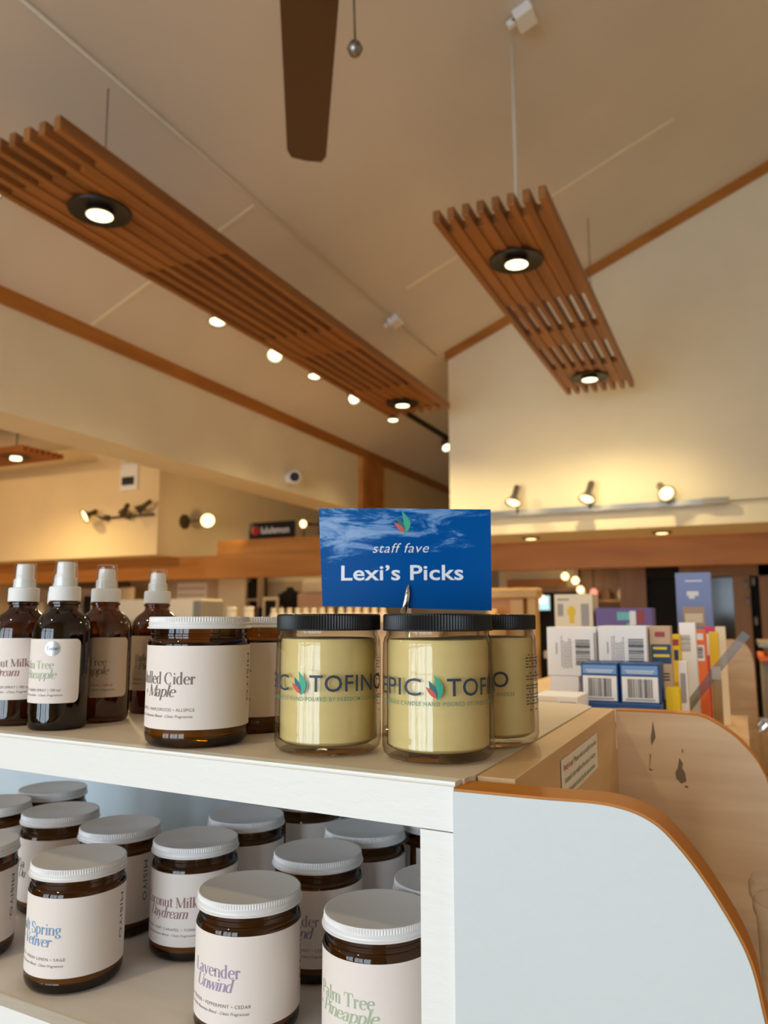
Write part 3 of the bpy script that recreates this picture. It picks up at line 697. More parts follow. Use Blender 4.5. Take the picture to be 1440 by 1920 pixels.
# ================================================================== CANDLE JARS
RJ, HJ = .0365, .089
amber_prof = [(.030, 0), (.0335, .0006), (.0358, .003), (.0365, .0065), (.0365, .0085), (.0362, .0095), (.0365, .0105), (.0365, .0685), (.0363, .071), (.0352, .0732), (.0342, .0738), (.0342, .0752), (.0349, .0757), (.0349, .0768), (.0342, .0773), (.0342, .0806)]
me_amber = MB().lathe(amber_prof, 96, cap1=False).mesh('glass_jar', 'amber_glass', 35)
me_awax = MB().lathe([(.030, .005), (.0338, .0075), (.0340, .064), (.0335, .0645), (.005, .0645)], 64).mesh('wax', 'wax_amber', 35)
lid_prof = [(.0372, .0806), (.0374, .0810), (.0374, .0816), (.0364, .0822), (.0362, .0830), (.0366, .0838), (.0366, .0845), (.0361, .0850), (.0362, .0854, .0003), (.0362, .0856, .0006), (.0362, .0880, .0006), (.0361, .0884, .0003), (.0356, .0889), (.0347, .0890), (.0340, .0887)]
me_alid = MB().lathe(lid_prof, 480, ribs=120).mesh('lid', 'white_lid', 40)

def jar_label(name, lines, ink, notes=None, caps='', paper='label_paper'):
    b = MB(); r = RJ + .00025; half = PI*.965*r
    out = ([(-half, .0125), (half, .0125), (half, .0690), (-half, .0690)], [(0, 1, 2, 3)])
    b.geom(out, on_cyl(r), 0, .0012)
    F = on_cyl(r + .00018)
    if lines[0]: b.geom(shift(serif(lines[0][0], .0078, lines[0][1]), lines[0][2], .0430), F, 1, .0012)
    if lines[1]: b.geom(shift(serif(lines[1][0], .0076, lines[1][1], italic=True), lines[1][2], .0345), F, 1, .0012)
    if notes:
        b.geom(shift(sans(notes, .0022, caps or .050, 'C', 0, 0, 1.15), 0, .0248), F, 2, .0012)
        b.geom(shift(sans('Canadian Beeswax Blend - Clean Fragrances', .0019, .052, 'C', 0, .3), 0, .0206), F, 2, .0012)
    m = turn_down(sans('MISIYO\u00b7', .0044, .037, 'C', 0, 0, 1.1))
    b.geom(shift(m, R(116)*r - .002, .0445), F, 3, .0012)
    return b.mesh(name, [paper, ink, 'ink_grey', 'ink_dark'], 'keep')
LB = {
 'cider': jar_label('label', (('Mulled Cider', .054, 0), ('+ Maple', .032, -.002)), 'ink_brown', 'PINEAPPLE \u2022 MAPLEWOOD \u2022 ALLSPICE', .054),
 'salt': jar_label('label', (('Salt Spring', .046, 0), ('+ Vetiver', .037, -.002)), 'ink_blue', 'CYPRESS \u2022 FRESH LINEN \u2022 SAGE', .054),
 'coco': jar_label('label', (('Coconut Milk', .056, 0), ('Daydream', .039, 0)), 'ink_rose', 'PRALINE \u2022 SOFT CARAMEL \u2022 TONKA', .056),
 'lav': jar_label('label', (('Lavender', .039, 0), ('Unwind', .032, 0)), 'ink_lilac', 'LAVENDER \u2022 PEPPERMINT \u2022 CEDAR', .054),
 'palm': jar_label('label', (('Palm Tree', .045, 0), ('+ Pineapple', .051, 0)), 'ink_green'),
 'sand': jar_label('label', (('Sa', .0105, -.017), ('Du', .012, -.015)), 'ink_dark'),
 'plain': jar_label('label', (None, None), 'ink_dark'),
}
def facing(x, y): return math.atan2(-x, y)     # turn about Z that makes the front look at the viewer's side
def amber_jar(x, y, z, c, lab, label, group):
    t = thing('candle_jar', label, 'candle', (x, y, z + .0004), facing(x, y) + R(c), group)
    add('glass_jar', me_amber, t); add('wax', me_awax, t); add('label', LB[lab], t); add('lid', me_alid, t)
    return t
gu = 'amber candle jars on the top shelf'; gl = 'amber candle jars on the lower shelf'
amber_jar(-.3635, .4601, ZS, -45, 'cider', 'amber candle jar with brown lettering, on the top shelf beside the clear jars', gu)
amber_jar(-.3660, .5345, ZS, -45, 'cider', 'amber candle jar mostly hidden between the brown lettered jar and the clear jars', gu)
for (x, y, c, lab, label) in (
    (-.4953, .4842, -52, 'salt', 'front amber candle jar with blue lettering, left on the lower shelf'),
    (-.4456, .5680, -37, 'coco', 'amber candle jar with dusty rose lettering in the second row of the lower shelf'),
    (-.5363, .5722, -77, 'plain', 'amber candle jar showing only the vertical name, behind the blue lettered jar'),
    (-.6300, .5883, -36, 'sand', 'amber candle jar with dark lettering, partly covered by the blue lettered jar'),
    (-.3303, .4837, -38, 'lav', 'front amber candle jar with lilac lettering in the middle of the lower shelf'),
    (-.4507, .6514, 137, 'plain', 'blank-looking amber candle jar right behind the rose lettered one, white lid fully seen'),
    (-.3290, .5791, -28, 'lav', 'amber candle jar with shaded lilac lettering behind the front lilac one'),
    (-.3249, .6582, 137, 'plain', 'amber candle jar with blank label, lid just below the top shelf, near the post'),
    (-.2294, .4855, -38, 'palm', 'front amber candle jar with pale green lettering beside the white post'),
    (-.2116, .5598, 150, 'plain', 'amber candle jar showing only a lid sliver beside the white post'),
    (-.6109, .4767, -55, 'plain', 'amber candle jar cut by the left edge, level with the blue lettered jar'),
    (-.7207, .5828, 150, 'plain', 'amber candle jar cut by the left edge, in the row further back'),
    (-.7207, .6595, 150, 'plain', 'amber candle jar farthest back at the left, just below the top shelf edge'),
    (-.4370, .7450, 137, 'plain', 'amber candle jar at the back, lid hidden by the top shelf edge, left of centre'),
    (-.2750, .7200, 137, 'plain', 'amber candle jar at the back with its lid hidden, seen beside the white post')):
    amber_jar(x, y, ZL, c, lab, label, gl)

# clear glass jars with the cream wax
clear_prof = [(.028, 0), (.0325, .0006), (.0355, .0035), (.0364, .0075), (.0362, .0100), (.0363, .0120), (.0361, .0600), (.0358, .0720), (.0350, .0755), (.0338, .0770), (.0336, .0800), (.0336, .0830), (.0322, .0830), (.0322, .0770), (.0334, .0740), (.0334, .0080), (.0300, .0056), (.004, .0054)]
me_clear = MB().lathe(clear_prof, 96).mesh('glass_jar', 'clear_glass', 35)
inner = MB().lathe([(.005, .0058), (.0295, .0062), (.0325, .0085), (.0328, .0715), (.0318, .0742), (.028, .0748), (.004, .0748)], 96).mesh('wax', 'wax_cream', 35)
bl_prof = [(.0352, .0798), (.0357, .0800), (.0358, .0804, .0002), (.0358, .0808, .0007), (.0358, .0892, .0007), (.0357, .0898, .0003), (.0352, .0905), (.034, .0908)]
me_blid = MB().lathe(bl_prof, 480, ribs=120).mesh('lid', 'black_lid', 40)
b = MB(); r = RJ + .0001; Fp = on_cyl(r)
sr = lambda d: R(d)*r
b.geom(shift(sans('EPIC', .0108, sr(56), 'L', .004, 0, 1.05), sr(-69), .0412), Fp, 0, .0012)
b.geom(shift(sans('TOFINO', .0108, sr(92), 'L', .010, 0, 1.05), sr(12), .0412), Fp, 0, .0012)
for g_, k in leaf_shapes(0, .0462, .0158): b.geom(g_, on_cyl(r + {'g': .0, 't': .0001, 'r': .0002}[k]), {'g': 1, 't': 2, 'r': 3}[k], .0012)
b.geom(shift(sans('100% BEESWAX CANDLE HAND POURED BY FREEDOM COVE CANDLES', .0026, sr(188), 'L', .004, 0, 1.2), sr(-77), .0352), Fp, 4, .0012)
for i in range(19):
    if i in (5, 9, 17): continue
    wl_ = (.019 if i % 4 else .013) + .003*math.sin(i*2.1)
    z = .062 - i*.0021
    for k in range(5):
        if (i*7 + k*3) % 6 == 0: continue
        b.geom(([(sr(128)+wl_*k/5, z), (sr(128)+wl_*(k+.8)/5, z), (sr(128)+wl_*(k+.8)/5, z+.0008), (sr(128)+wl_*k/5, z+.0008)], [(0, 1, 2, 3)]), Fp, 0)
me_epic = b.mesh('printed_lettering', ['print_navy', 'leaf_green', 'leaf_teal', 'leaf_red', 'print_teal'], 'keep')
for (x, y, c, label) in ((-.2607, .4706, -31.7, 'clear glass candle jar with cream wax and black lid, left of the three'),
                         (-.1821, .4760, -3.5, 'clear glass candle jar with cream wax and black lid, front one of the three'),
                         (-.1715, .5495, -81, 'clear glass candle jar with cream wax, behind the front one at the right')):
    t = thing('candle_jar', label, 'candle', (x, y, ZS + .0004), facing(x, y) + R(c), 'clear candle jars with black lids')
    add('glass_jar', me_clear, t); add('wax', inner, t); add('lid', me_blid, t); add('printed_lettering', me_epic, t)

# ================================================================== SPRAY BOTTLES
bot = [(.018, 0), (.0215, .0006), (.0230, .003), (.0234, .006), (.0234, .0760), (.0230, .0800), (.0216, .0850), (.0192, .0890), (.0160, .0920), (.0132, .0940), (.0116, .0958), (.0112, .0975), (.0112, .0990), (.0124, .0996), (.0124, .1012), (.0112, .1018), (.0108, .1050)]
me_bot = MB().lathe(bot, 72, cap1=False).mesh('glass_bottle', 'bottle_glass', 35)
me_liq = MB().lathe([(.016, .003), (.0205, .0035), (.0222, .007), (.0222, .0745), (.004, .0746)], 48).mesh('liquid', 'amber_liquid', 35)
me_tube = MB().tube([(0, 0, .008), (.002, 0, .05), (0, 0, .104)], .0022, 10).mesh('dip_tube', 'tube_plastic', 35)
col_prof = [(.0118, .1022), (.0126, .1024), (.0126, .1030, .0003), (.0125, .1126, .0003), (.0122, .1138), (.0112, .1142), (.0100, .1143)]
me_col = MB().lathe(col_prof, 288, ribs=72).mesh('collar', 'white_plastic', 40)
me_cap = MB().lathe([(.0098, .1143), (.0097, .1180), (.0090, .1330), (.0086, .1352), (.0078, .1354), (.0005, .1354)], 48, cap0=False, cap1=False).mesh('clear_cap', 'clear_plastic', 40)
def pump_mesh(h): return MB().lathe([(.0090, .1144), (.0088, .1215), (.0080, .1216), (.0074, .1225), (.0072, h-.002), (.0066, h), (.0005, h)], 40, cap1=False).mesh('pump_head', 'white_plastic', 40)
pump_hi, pump_lo = pump_mesh(.1345), pump_mesh(.1315)
def bottle_label(l1, l2, ink, paper='label_paper', sm='ink_grey'):
    b = MB(); r = .0234 + .0002; F = on_cyl(r + .00015); h = R(89)*r
    b.geom(rounded(-h, h, .0212, .0715, .0045), on_cyl(r), 0, .001)
    b.geom(shift(serif(l1[0], .0064, l1[1]), 0, .0480), F, 1, .001)
    b.geom(shift(serif(l2[0], .0064, l2[1], italic=True), .001, .0405), F, 1, .001)
    b.geom(shift(sans('ROOM + LINEN SPRAY | 100 ml', .0022, .040, 'C'), .002, .0304), F, 2, .001)
    b.geom(shift(sans('Handmade Canadian - Clean Fragrances', .0018, .044, 'C', 0, .3), .002, .0268), F, 2, .001)
    return b.mesh('label', [paper, ink, sm], 'keep')
BL = {'palm': bottle_label(('Palm Tree', .033), ('+ Pineapple', .036), 'ink_green'), 'milk': bottle_label(('Coconut Milk', .043), ('+ Dream', .026), 'ink_rose'),
      'dark': bottle_label(('Palm Tree', .033), ('+ Pineapple', .036), 'ink_green_shaded', 'label_paper_shaded', 'ink_grey')}  # copy of the palm label, shade put into paper and ink
gb = 'amber spray bottles at the left of the top shelf'
for (x, y, c, lab, pump, label) in (
    (-.5118, .4691, -52, 'palm', pump_hi, 'amber spray bottle with a round silver tester sticker, front of the group'),
    (-.5656, .4738, -33, 'milk', pump_hi, 'amber spray bottle with rose lettering, cut by the left edge of the photo'),
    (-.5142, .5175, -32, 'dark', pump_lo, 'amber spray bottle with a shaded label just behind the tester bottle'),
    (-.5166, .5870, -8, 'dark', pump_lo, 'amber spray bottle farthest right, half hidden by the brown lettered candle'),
    (-.6110, .5560, 130, 'palm', pump_lo, 'amber spray bottle whose pump alone shows behind the tester bottle')):
    t = thing('spray_bottle', label, 'bottle', (x, y, ZS + .0004), facing(x, y) + R(c), gb)
    add('glass_bottle', me_bot, t); add('liquid', me_liq, t); add('dip_tube', me_tube, t)
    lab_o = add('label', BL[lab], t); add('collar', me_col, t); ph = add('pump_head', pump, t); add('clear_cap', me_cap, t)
    if c == -52:
        b = MB(); r = .0238; F = on_cyl(r); s0 = R(35)*r
        b.geom(([(s0+.0059*math.cos(2*PI*k/32), .0640+.0059*math.sin(2*PI*k/32)) for k in range(32)], [tuple(range(32))]), F, 0, .001)
        b.geom(shift(sans('Tester', .0030, .0098, 'C', .005, .1), s0, .0627), on_cyl(r+.0001), 1, .001)
        b.build('tester_sticker', ['sticker_silver', 'print_black'], lab_o, 'keep')

# ================================================================== BLUE SIGN AND ITS CLIP
sa = R(17.9)
t = thing('sign_card', 'blue glossy card with white lettering held above the black lids', 'sign', (-.2403, .56, EYE + .008), sa)
b = MB(); nx_ = 28
def front(x, z): return (x, -.0012 - .0016*math.sin((x+.07)/.14*PI*1.6), z)
def edge_top(x): return .0892 - .0030*(x+.0715)/.139 if True else 0
def edge_bot(x): return .0022 - .0040*(x+.0675)/.1345
gv, gf = [], []
for i in range(nx_+1):
    u = i/nx_
    for j in range(9):
        v = j/8
        xb, xt = -.0675 + .1344*u, -.0715 + .1391*u
        x = xb + (xt-xb)*v; z = (edge_bot(xb) + (edge_top(xt)-.008-edge_bot(xb))*v)
        gv.append((x, z))
for i in range(nx_):
    for j in range(8):
        a = i*9 + j; gf.append((a, a+9, a+10, a+1))
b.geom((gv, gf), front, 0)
b.geom((gv, gf), lambda x, z: (front(x, z)[0], front(x, z)[1] + .0006, z), 1)
off = lambda d: (lambda x, y: (x, front(x, y)[1] - d, y))
b.geom(shift(sans("Lexi\u2019s Picks", .0122, .0975, 'C', .016, 0, 1.02), -.0035, .0225), off(.0003), 1, .004)
b.geom(shift(sans('staff fave', .0080, .0450, 'C', -.006, .26, 1.06), -.0042, .0442), off(.0003), 1, .004)
for g_, k in leaf_shapes(-.0030, .0683, .0192): b.geom(g_, off({'g': .0003, 't': .0004, 'r': .0005}[k]), {'g': 2, 't': 3, 'r': 4}[k])
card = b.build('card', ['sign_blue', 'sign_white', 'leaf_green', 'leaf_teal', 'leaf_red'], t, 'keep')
t = thing('sign_clip', 'shiny metal clip stand holding the blue card', 'clip', (-.2403, .5625, ZS), sa)
MB().lathe([(.019, 0), (.020, .001), (.020, .004), (.017, .006), (.004, .0065)], 40).build('base', 'chrome', t, 40)
MB().tube([(0, 0, .006), (0, 0, .088)], .0016, 12).build('stem', 'chrome', t)
jw = MB(); jw.tube([(-.0026, .0008, .080), (-.0022, -.0058, .094), (.0004, -.0062, .107), (.0009, -.0052, .1145)], [.0028, .0030, .0024, .0014], 14)
jw.tube([(0, .0008, .080), (.0, .0045, .094), (.0, .0020, .112)], [.0026, .0026, .0014], 14)
jw.build('jaws', 'chrome', t)

# ================================================================== PRODUCTS BEHIND
def carton(x0, x1, y, d, z0, z1, label, group, base='box_white', side=None, name='product_box'):
    t = thing(name, label, 'box', ((x0+x1)/2, y, z0), 0, group)
    h = z1-z0; wd = x1-x0
    b = MB().box(-wd/2, wd/2, 0, d, 0, h, bev=.0006)
    b.build('carton', base, t)
    return t, wd, h
def panel_on(t, wd, mats, items, name='print'):
    dz = .0448 if abs(t.location.z - 1.2004) < 1e-4 else 0
    items = [(a, b_, z0+dz, z1+dz, m) for a, b_, z0, z1, m in items]
    """flat prints just proud of the carton's front; items: (x0, x1, z0, z1, material index)"""
    b = MB()
    for k, (a0, a1, z0, z1, mi) in enumerate(items):
        y = -.0003 - .0001*mi - .00001*k; b.quad([(a0-wd/2, y, z0), (a1-wd/2, y, z0), (a1-wd/2, y, z1), (a0-wd/2, y, z1)], mi)
    return b.build(name, mats, t)
def bars(x0, x1, z0, z1, mi, vertical=True, n=26):
    rnd = random.Random(5); it = []; p = 0.0; L_ = (x1-x0) if vertical else (z1-z0); seq = []
    while p < 1: wdt = rnd.choice((.02, .03, .045)); seq.append((p, min(1, p+wdt))); p += wdt + rnd.choice((.015, .025, .04))
    for a, c_ in seq:
        it.append((x0+a*L_, x0+c_*L_, z0, z1, mi) if vertical else (x0, x1, z0+a*L_, z0+c_*L_, mi))
    return it
def tiny_print(x0, x1, z0, z1, mi, cols=6):
    """columns of fine print turned sideways"""
    rnd = random.Random(3); it = []; wd = (x1-x0)/cols
    for k in range(cols):
        z = z0 + rnd.random()*.3*(z1-z0)*(.3 if k > 1 else 1)
        while z < z1*(.98):
            l = rnd.uniform(.0015, .004); it.append((x0+k*wd, x0+k*wd+wd*.45, z, min(z+l, z1), mi)); z += l + .0009
            if z > z0 + (z1-z0)*rnd.uniform(.75, 1.05): break
    return it
gw = 'white cartons with barcodes'
t, wd, h = carton(-.2540, -.1855, 1.10, .07, 1.3005, 1.3682, 'white carton with a sideways barcode, left of the pair behind the shelf', gw)
panel_on(t, wd, ['print_black', 'print_pale'], bars(.0400, .0600, .015, .050, 0, False) + tiny_print(.020, .036, .010, .055, 1) + [(.013, .0145, .03, .046, 1), (.0655, .0685, .018, .060, 1)])
t, wd, h = carton(-.1825, -.1185, 1.10, .07, 1.3025, 1.3700, 'white carton with a sideways barcode, right of the pair beside the navy and tan box', gw)
panel_on(t, wd, ['print_black', 'print_pale'], bars(.0400, .0600, .015, .050, 0, False) + tiny_print(.018, .036, .008, .055, 1) + [(.012, .0135, .03, .046, 1)])
t, wd, h = carton(-.2510, -.2110, 1.10, .07, 1.2452, 1.3000, 'white carton under the left barcode carton', gw)
t, wd, h = carton(-.1850, -.1185, 1.10, .07, 1.2452, 1.3020, 'white carton hidden under the right barcode carton', gw)
gb2 = 'blue and white cartons standing in front'
for (x0, x1, lb) in ((-.1924, -.1462, 'small blue and white carton with an upright barcode, left of two'), (-.1438, -.0965, 'small blue and white carton with an upright barcode, right of two')):
    t, wd, h = carton(x0, x1, 1.02, .06, 1.2758, 1.3240, lb, gb2, 'box_blue')
    panel_on(t, wd, ['box_white', 'box_blue_light', 'print_black', 'print_pale'], [(.002, wd-.002, .001, .032, 0), (.002, wd-.002, .0345, .0455, 1)] + bars(.009, wd-.009, .006, .029, 2) + [(.006, wd-.006, .003, .0045, 3), (.006, wd-.006, .0385, .0395, 0), (.008, wd-.008, .0362, .0370, 0)])
t, wd, h = carton(-.2000, -.0950, 1.005, .085, 1.2452, 1.2755, 'flat dark blue carton lying under the two small barcode cartons', 'flat cartons', 'box_blue')
panel_on(t, wd, ['box_white', 'box_maroon'], [(.03, .058, .008, .024, 0), (.066, .09, .014, .0245, 0), (.07, .086, .019, .021, 1)])
t, wd, h = carton(-.2345, -.1805, .93, .07, 1.2452, 1.2885, 'flat white and blue carton lying behind the clear jars', 'flat cartons')
panel_on(t, wd, ['box_blue', 'box_cream'], [(0, wd, .030, .0365, 0), (.033, wd-.002, .026, .037, 0), (.002, .03, .038, .042, 1)])
t, wd, h = carton(-.1165, -.0895, 1.12, .035, 1.2004, 1.3700, 'tall tan carton with a navy block and yellow words', 'tall cartons on the right', 'box_tan')
panel_on(t, wd, ['box_navy', 'box_maroon', 'box_yellow', 'print_black'], [(.001, wd, .074, .100, 0), (.007, .020, .110, .117, 1), (.004, .022, .093, .0965, 2), (.004, .025, .083, .0865, 2), (.004, .024, .060, .0615, 3), (.004, .024, .056, .0575, 3), (.004, .024, .052, .0535, 3)])
t, wd, h = carton(-.0938, -.0835, 1.20, .035, 1.2004, 1.3570, 'narrow yellow carton beside the tan one', 'tall cartons on the right', 'box_yellow')
panel_on(t, wd, ['box_maroon', 'box_navy'], [(.001, .009, .096, .105, 0), (.002, .008, .075, .09, 1)])
t, wd, h = carton(-.0925, -.0760, 1.045, .03, 1.2004, 1.2930, 'low bright yellow carton in front of the tan one', 'tall cartons on the right', 'box_yellow')
t, wd, h = carton(-.0868, -.0640, 1.25, .03, 1.2004, 1.3740, 'tall white carton with a faint barcode, right of the yellow one', 'tall cartons on the right')
panel_on(t, wd, ['print_pale'], bars(.002, .015, .086, .11, 0, False))
t, wd, h = carton(-.0835, -.0725, 1.15, .025, 1.2004, 1.3210, 'low white carton in front of the tall white one', 'tall cartons on the right')
panel_on(t, wd, ['print_pale'], [(.002, .009, .02, .06, 0)])
t, wd, h = carton(-.0700, -.0520, 1.30, .03, 1.2004, 1.3620, 'orange carton with a white patch', 'tall cartons on the right', 'box_orange')
panel_on(t, wd, ['box_white', 'print_black'], [(.003, .015, .070, .094, 0), (.004, .014, .102, .112, 0)] + bars(.005, .013, .074, .091, 1, False))
t, wd, h = carton(-.0500, -.0360, 1.36, .03, 1.2004, 1.3585, 'narrow yellow carton right of the orange one', 'tall cartons on the right', 'box_yellow')
t, wd, h = carton(-.0425, -.0265, 1.45, .03, 1.2004, 1.3665, 'narrow cream carton at the right end of the row', 'tall cartons on the right', 'box_cream')
t, wd, h = carton(-.0640, -.0450, 1.50, .04, 1.2004, 1.3660, 'carton with a pink top behind the orange one', 'tall cartons on the right', 'box_pink')
panel_on(t, wd, ['box_white', 'print_black'], [(.002, .012, .07, .108, 0)])
t, wd, h = carton(-.3514, -.2740, 1.60, .07, 1.2452, 1.4300, 'cream carton with a yellow picture standing behind the white cartons', 'cartons at the back', 'box_cream')
panel_on(t, wd, ['box_yellow', 'print_pale'], [(.030, .040, .125, .160, 0), (.026, .043, .142, .155, 0), (.006, .03, .172, .176, 1), (.054, .070, .12, .165, 1), (.006, .018, .14, .165, 1)])
t, wd, h = carton(-.2684, -.1590, 1.60, .06, 1.2452, 1.4010, 'long purple carton behind the white cartons', 'cartons at the back', 'box_purple')
panel_on(t, wd, ['box_teal', 'box_white', 'box_maroon'], [(.042, .066, .132, .148, 0), (.066, .078, .122, .150, 1), (.080, .095, .125, .152, 2), (.06, .072, .112, .126, 0)])
t, wd, h = carton(-.1275, -.0560, 1.80, .06, 1.2452, 1.4800, 'tall periwinkle blue display carton with white script', 'cartons at the back', 'box_periwinkle')
panel_on(t, wd, ['box_tan', 'box_white', 'box_cream'], [(.012, .056, .118, .160, 0), (.016, .052, .126, .146, 2), (.022, .046, .184, .194, 1), (.026, .038, .178, .186, 1), (.02, .054, .215, .218, 1), (.0, wd, 0, .113, 0)])
# clear plastic tray in front of the row
t = thing('clear_tray', 'clear plastic divider tray slanting beside the coloured cartons', 'tray', (-.045, 1.22, 1.2004))
def slab(mb, p, q, dy, wdt):
    p, q = Vector(p), Vector(q); d = (q-p).normalized(); n = Vector((-d.z, 0, d.x))*wdt
    A = [p-n, q-n, q+n, p+n]
    lo = [mb.bm.verts.new(v + Vector((0, -dy, 0))) for v in A]; hi = [mb.bm.verts.new(v + Vector((0, dy, 0))) for v in A]
    mb.bm.faces.new(lo); mb.bm.faces.new(hi[::-1])
    for k in range(4): mb.bm.faces.new((lo[k], lo[(k+1) % 4], hi[(k+1) % 4], hi[k]))
b = MB(); slab(b, (-.036, 0, .048), (.008, .0, .106), .012, .006); b.build('front_strip', 'frosted_plastic', t)
b = MB(); slab(b, (.006, .02, .104), (.050, .02, .158), .012, .006); b.build('upper_strip', 'frosted_plastic', t)
MB().box(.001, .013, -.004, .03, 0, .108).build('upright', 'frosted_plastic', t)
MB().box(.002, .014, -.018, -.013, .094, .112).build('clip', 'grey_metal', t)
# clear tub in the bay behind the curved white panel
t = thing('clear_tub', 'clear plastic tub with a round lid peeping out behind the curved white panel', 'tub', (.022, .62, 1.078))
MB().lathe([(.026, 0), (.028, .002), (.030, .085), (.032, .090), (.032, .096), (.030, .098)], 48, cap1=False).build('tub', 'clear_plastic', t, 40)
MB().lathe([(.033, .098), (.034, .100), (.034, .108), (.032, .112), (.02, .113), (.018, .110)], 48).build('lid', 'clear_plastic', t, 40)
t.location = (.027, .66, 1.078)

# ================================================================== BACK OF THE SHOP
def simple(mb, name, mats, label, cat, group=None): return tag(mb.build(name, mats), label, cat, group)
# counter and shelving between us and the back
t = thing('shop_counter', 'long low shop counter behind the candle jars', 'counter', (-3.2, 4.2, 0))
MB().box(-2.0, 1.6, 0, .7, 0, 1.33).build('body', 'beige_partition', t); MB().box(-2.03, 1.63, -.03, .73, 1.331, 1.36).build('worktop', 'counter_grey', t)
t = thing('cream_till', 'cream rectangular box standing on the counter behind the spray bottles', 'box', (-3.86, 4.25, 1.362))
MB().box(-.51, .50, 0, .25, 0, .155, bev=.01).build('body', 'cream_surface', t)
MB().box(.44, .505, -.004, .25, .0, .14).build('end_cap', 'crate_grey', t)
for (x, lb) in ((-3.245, 'round cream jar top just right of the far spray bottle'), (-3.10, 'round cream jar top above the brown lettered candle')):
    simple(MB().lathe([(.03, 0), (.034, .01), (.034, .06), (.030, .07), (.036, .075), (.036, .095), (.030, .10)], 24, c=(x, 4.45, 1.362)), 'cream_jar', 'cream_surface', lb, 'jar', 'round cream jars on the counter')
def cream_bottle(x, y, z, lb):
    t = thing('cream_bottle', lb, 'bottle', (x, y, z), 0, 'row of cream bottles on the counter')
    MB().lathe([(.022, 0), (.025, .004), (.025, .05), (.015, .062), (.015, .066)], 20).build('body', 'cream_surface', t, 40)
    MB().lathe([(.016, .066), (.017, .068), (.017, .088), (.015, .090)], 20).build('cap', 'cream_surface', t, 40)
lbs = ['first', 'second', 'third', 'fourth', 'fifth', 'sixth', 'seventh', 'eighth']
for k in range(8): cream_bottle(-2.93 + k*.064, 4.5, 1.362, lbs[k] + ' cream capped bottle from the left, just above the left black lid')
for k in range(6): cream_bottle(-2.36 + k*.06, 4.42, 1.362, lbs[k] + ' cream capped bottle of the group below the blue sign')
# left part of the back
t = thing('wall_partition', 'pale panelled partition under the timber beam at the left', 'partition', (-6.2, 8.3, 0))
MB().box(-1.6, 0, 0, .05, 0, 1.98).build('panel', 'beige_partition', t)
MB().box(-.75, -.25, -.02, 0, 1.45, 1.86).build('notice_board', 'paper_white', t)
b = MB()
for k in range(4): b.box(-.72, -.28, -.024, -.021, 1.50 + k*.09, 1.525 + k*.09)
b.build('lines', 'cloth_pink', t)
MB().box(0, .42, -.1, .0, 0, 1.98).build('end_board', 'cream_surface', t)
t = thing('shelf_unit', 'dark open shelf unit under the timber beam', 'shelf unit', (-5.68, 8.2, 0))
MB().box(-.09, .09, .10, .12, 0, 1.95).build('back', 'black_matte', t)
for x in (-.10, .09): MB().box(x, x+.02, 0, .12, 0, 1.95).build('side', 'beige_partition', t)
for z in (1.36, 1.61, 1.9): MB().box(-.09, .09, 0, .10, z, z+.02).build('shelf', 'beige_partition', t)
for k in range(3): tag(MB().box(-5.75 + k*.05, -5.71 + k*.05, 8.21, 8.28, 1.632, 1.632 + (.22, .24, .21)[k], bev=.004).build('book', 'black_matte'), ('left', 'middle', 'right')[k] + ' dark upright volume in the dark shelf unit', 'book', 'volumes in the dark shelf unit')
tag(MB().lathe([(.03, 0), (.035, .05), (.02, .09)], 16, c=(-5.66, 8.25, 1.382)).build('red_tin', 'dark_red'), 'small dark red tin low in the dark shelf unit', 'tin')
t = thing('wall_partition', 'cream back wall of the clothing niche under the beam', 'partition', (-5.4, 8.6, 0))
MB().box(-.3, .65, 0, .05, 0, 1.98).build('panel', 'beige_partition', t)
MB().box(-.3, .65, -.012, 0, 1.86, 1.98).build('rail', 'cream_surface', t)
t = thing('clothing_bust', 'black jacket on a bust in the niche under the beam', 'clothing', (-5.10, 8.2, 1.28), 0)
MB().lathe([(.08, 0), (.085, .10), (.10, .25), (.13, .36), (.10, .43), (.05, .455), (.04, .49)], 24).build('jacket', 'cloth_black', t, 40)
b = MB(); b.tube([(-.12, 0, .40), (-.17, -.02, .26), (-.18, -.04, .08)], [.045, .04, .035], 12); b.tube([(.12, 0, .40), (.17, -.02, .26), (.19, -.04, .08)], [.045, .04, .035], 12); b.build('sleeves', 'cloth_black', t)
MB().box(-.12, .12, -.1, .1, -1.28, -.002).build('stand', 'beige_partition', t)
t = thing('picture_frame', 'cream frame with a dark picture before the black jacket', 'frame', (-5.16, 7.85, 1.36))
b = MB().box(-.11, .11, 0, .02, 0, .04).box(-.11, .11, 0, .02, .24, .28).box(-.11, -.08, 0, .02, .04, .24).box(.08, .11, 0, .02, .04, .24); b.build('frame', 'cream_surface', t)
MB().box(-.08, .08, .008, .016, .04, .24).build('picture', 'cloth_black', t)
t = thing('side_table', 'low display table carrying the cream frame at the back', 'table', (-5.2, 7.8, 0))
MB().box(-.5, .5, 0, .3, 1.33, 1.358).build('tabletop', 'light_wood', t)
for sx in (-.47, .43):
    for sy in (.02, .24): MB().box(sx, sx+.04, sy, sy+.04, 0, 1.33).build('leg', 'light_wood', t)
tag(MB().box(-4.95, -4.80, 7.85, 7.95, 1.36, 1.50, bev=.01).build('black_pouch', 'cloth_black'), 'small black pouch right of the cream frame', 'pouch')
tag(MB().box(-5.34, -5.28, 7.84, 7.9, 1.36, 1.52, bev=.01).build('black_pouch', 'cloth_black'), 'small black upright pouch left of the cream frame', 'pouch')
t = thing('clothes_stack', 'pinkish folded cloth stack with a white roll on it, left of the blue sign', 'cloth', (-4.4, 7.5, 0))
MB().box(-.17, .17, 0, .3, 0, 1.66, bev=.01).build('stack', 'cloth_pink', t)
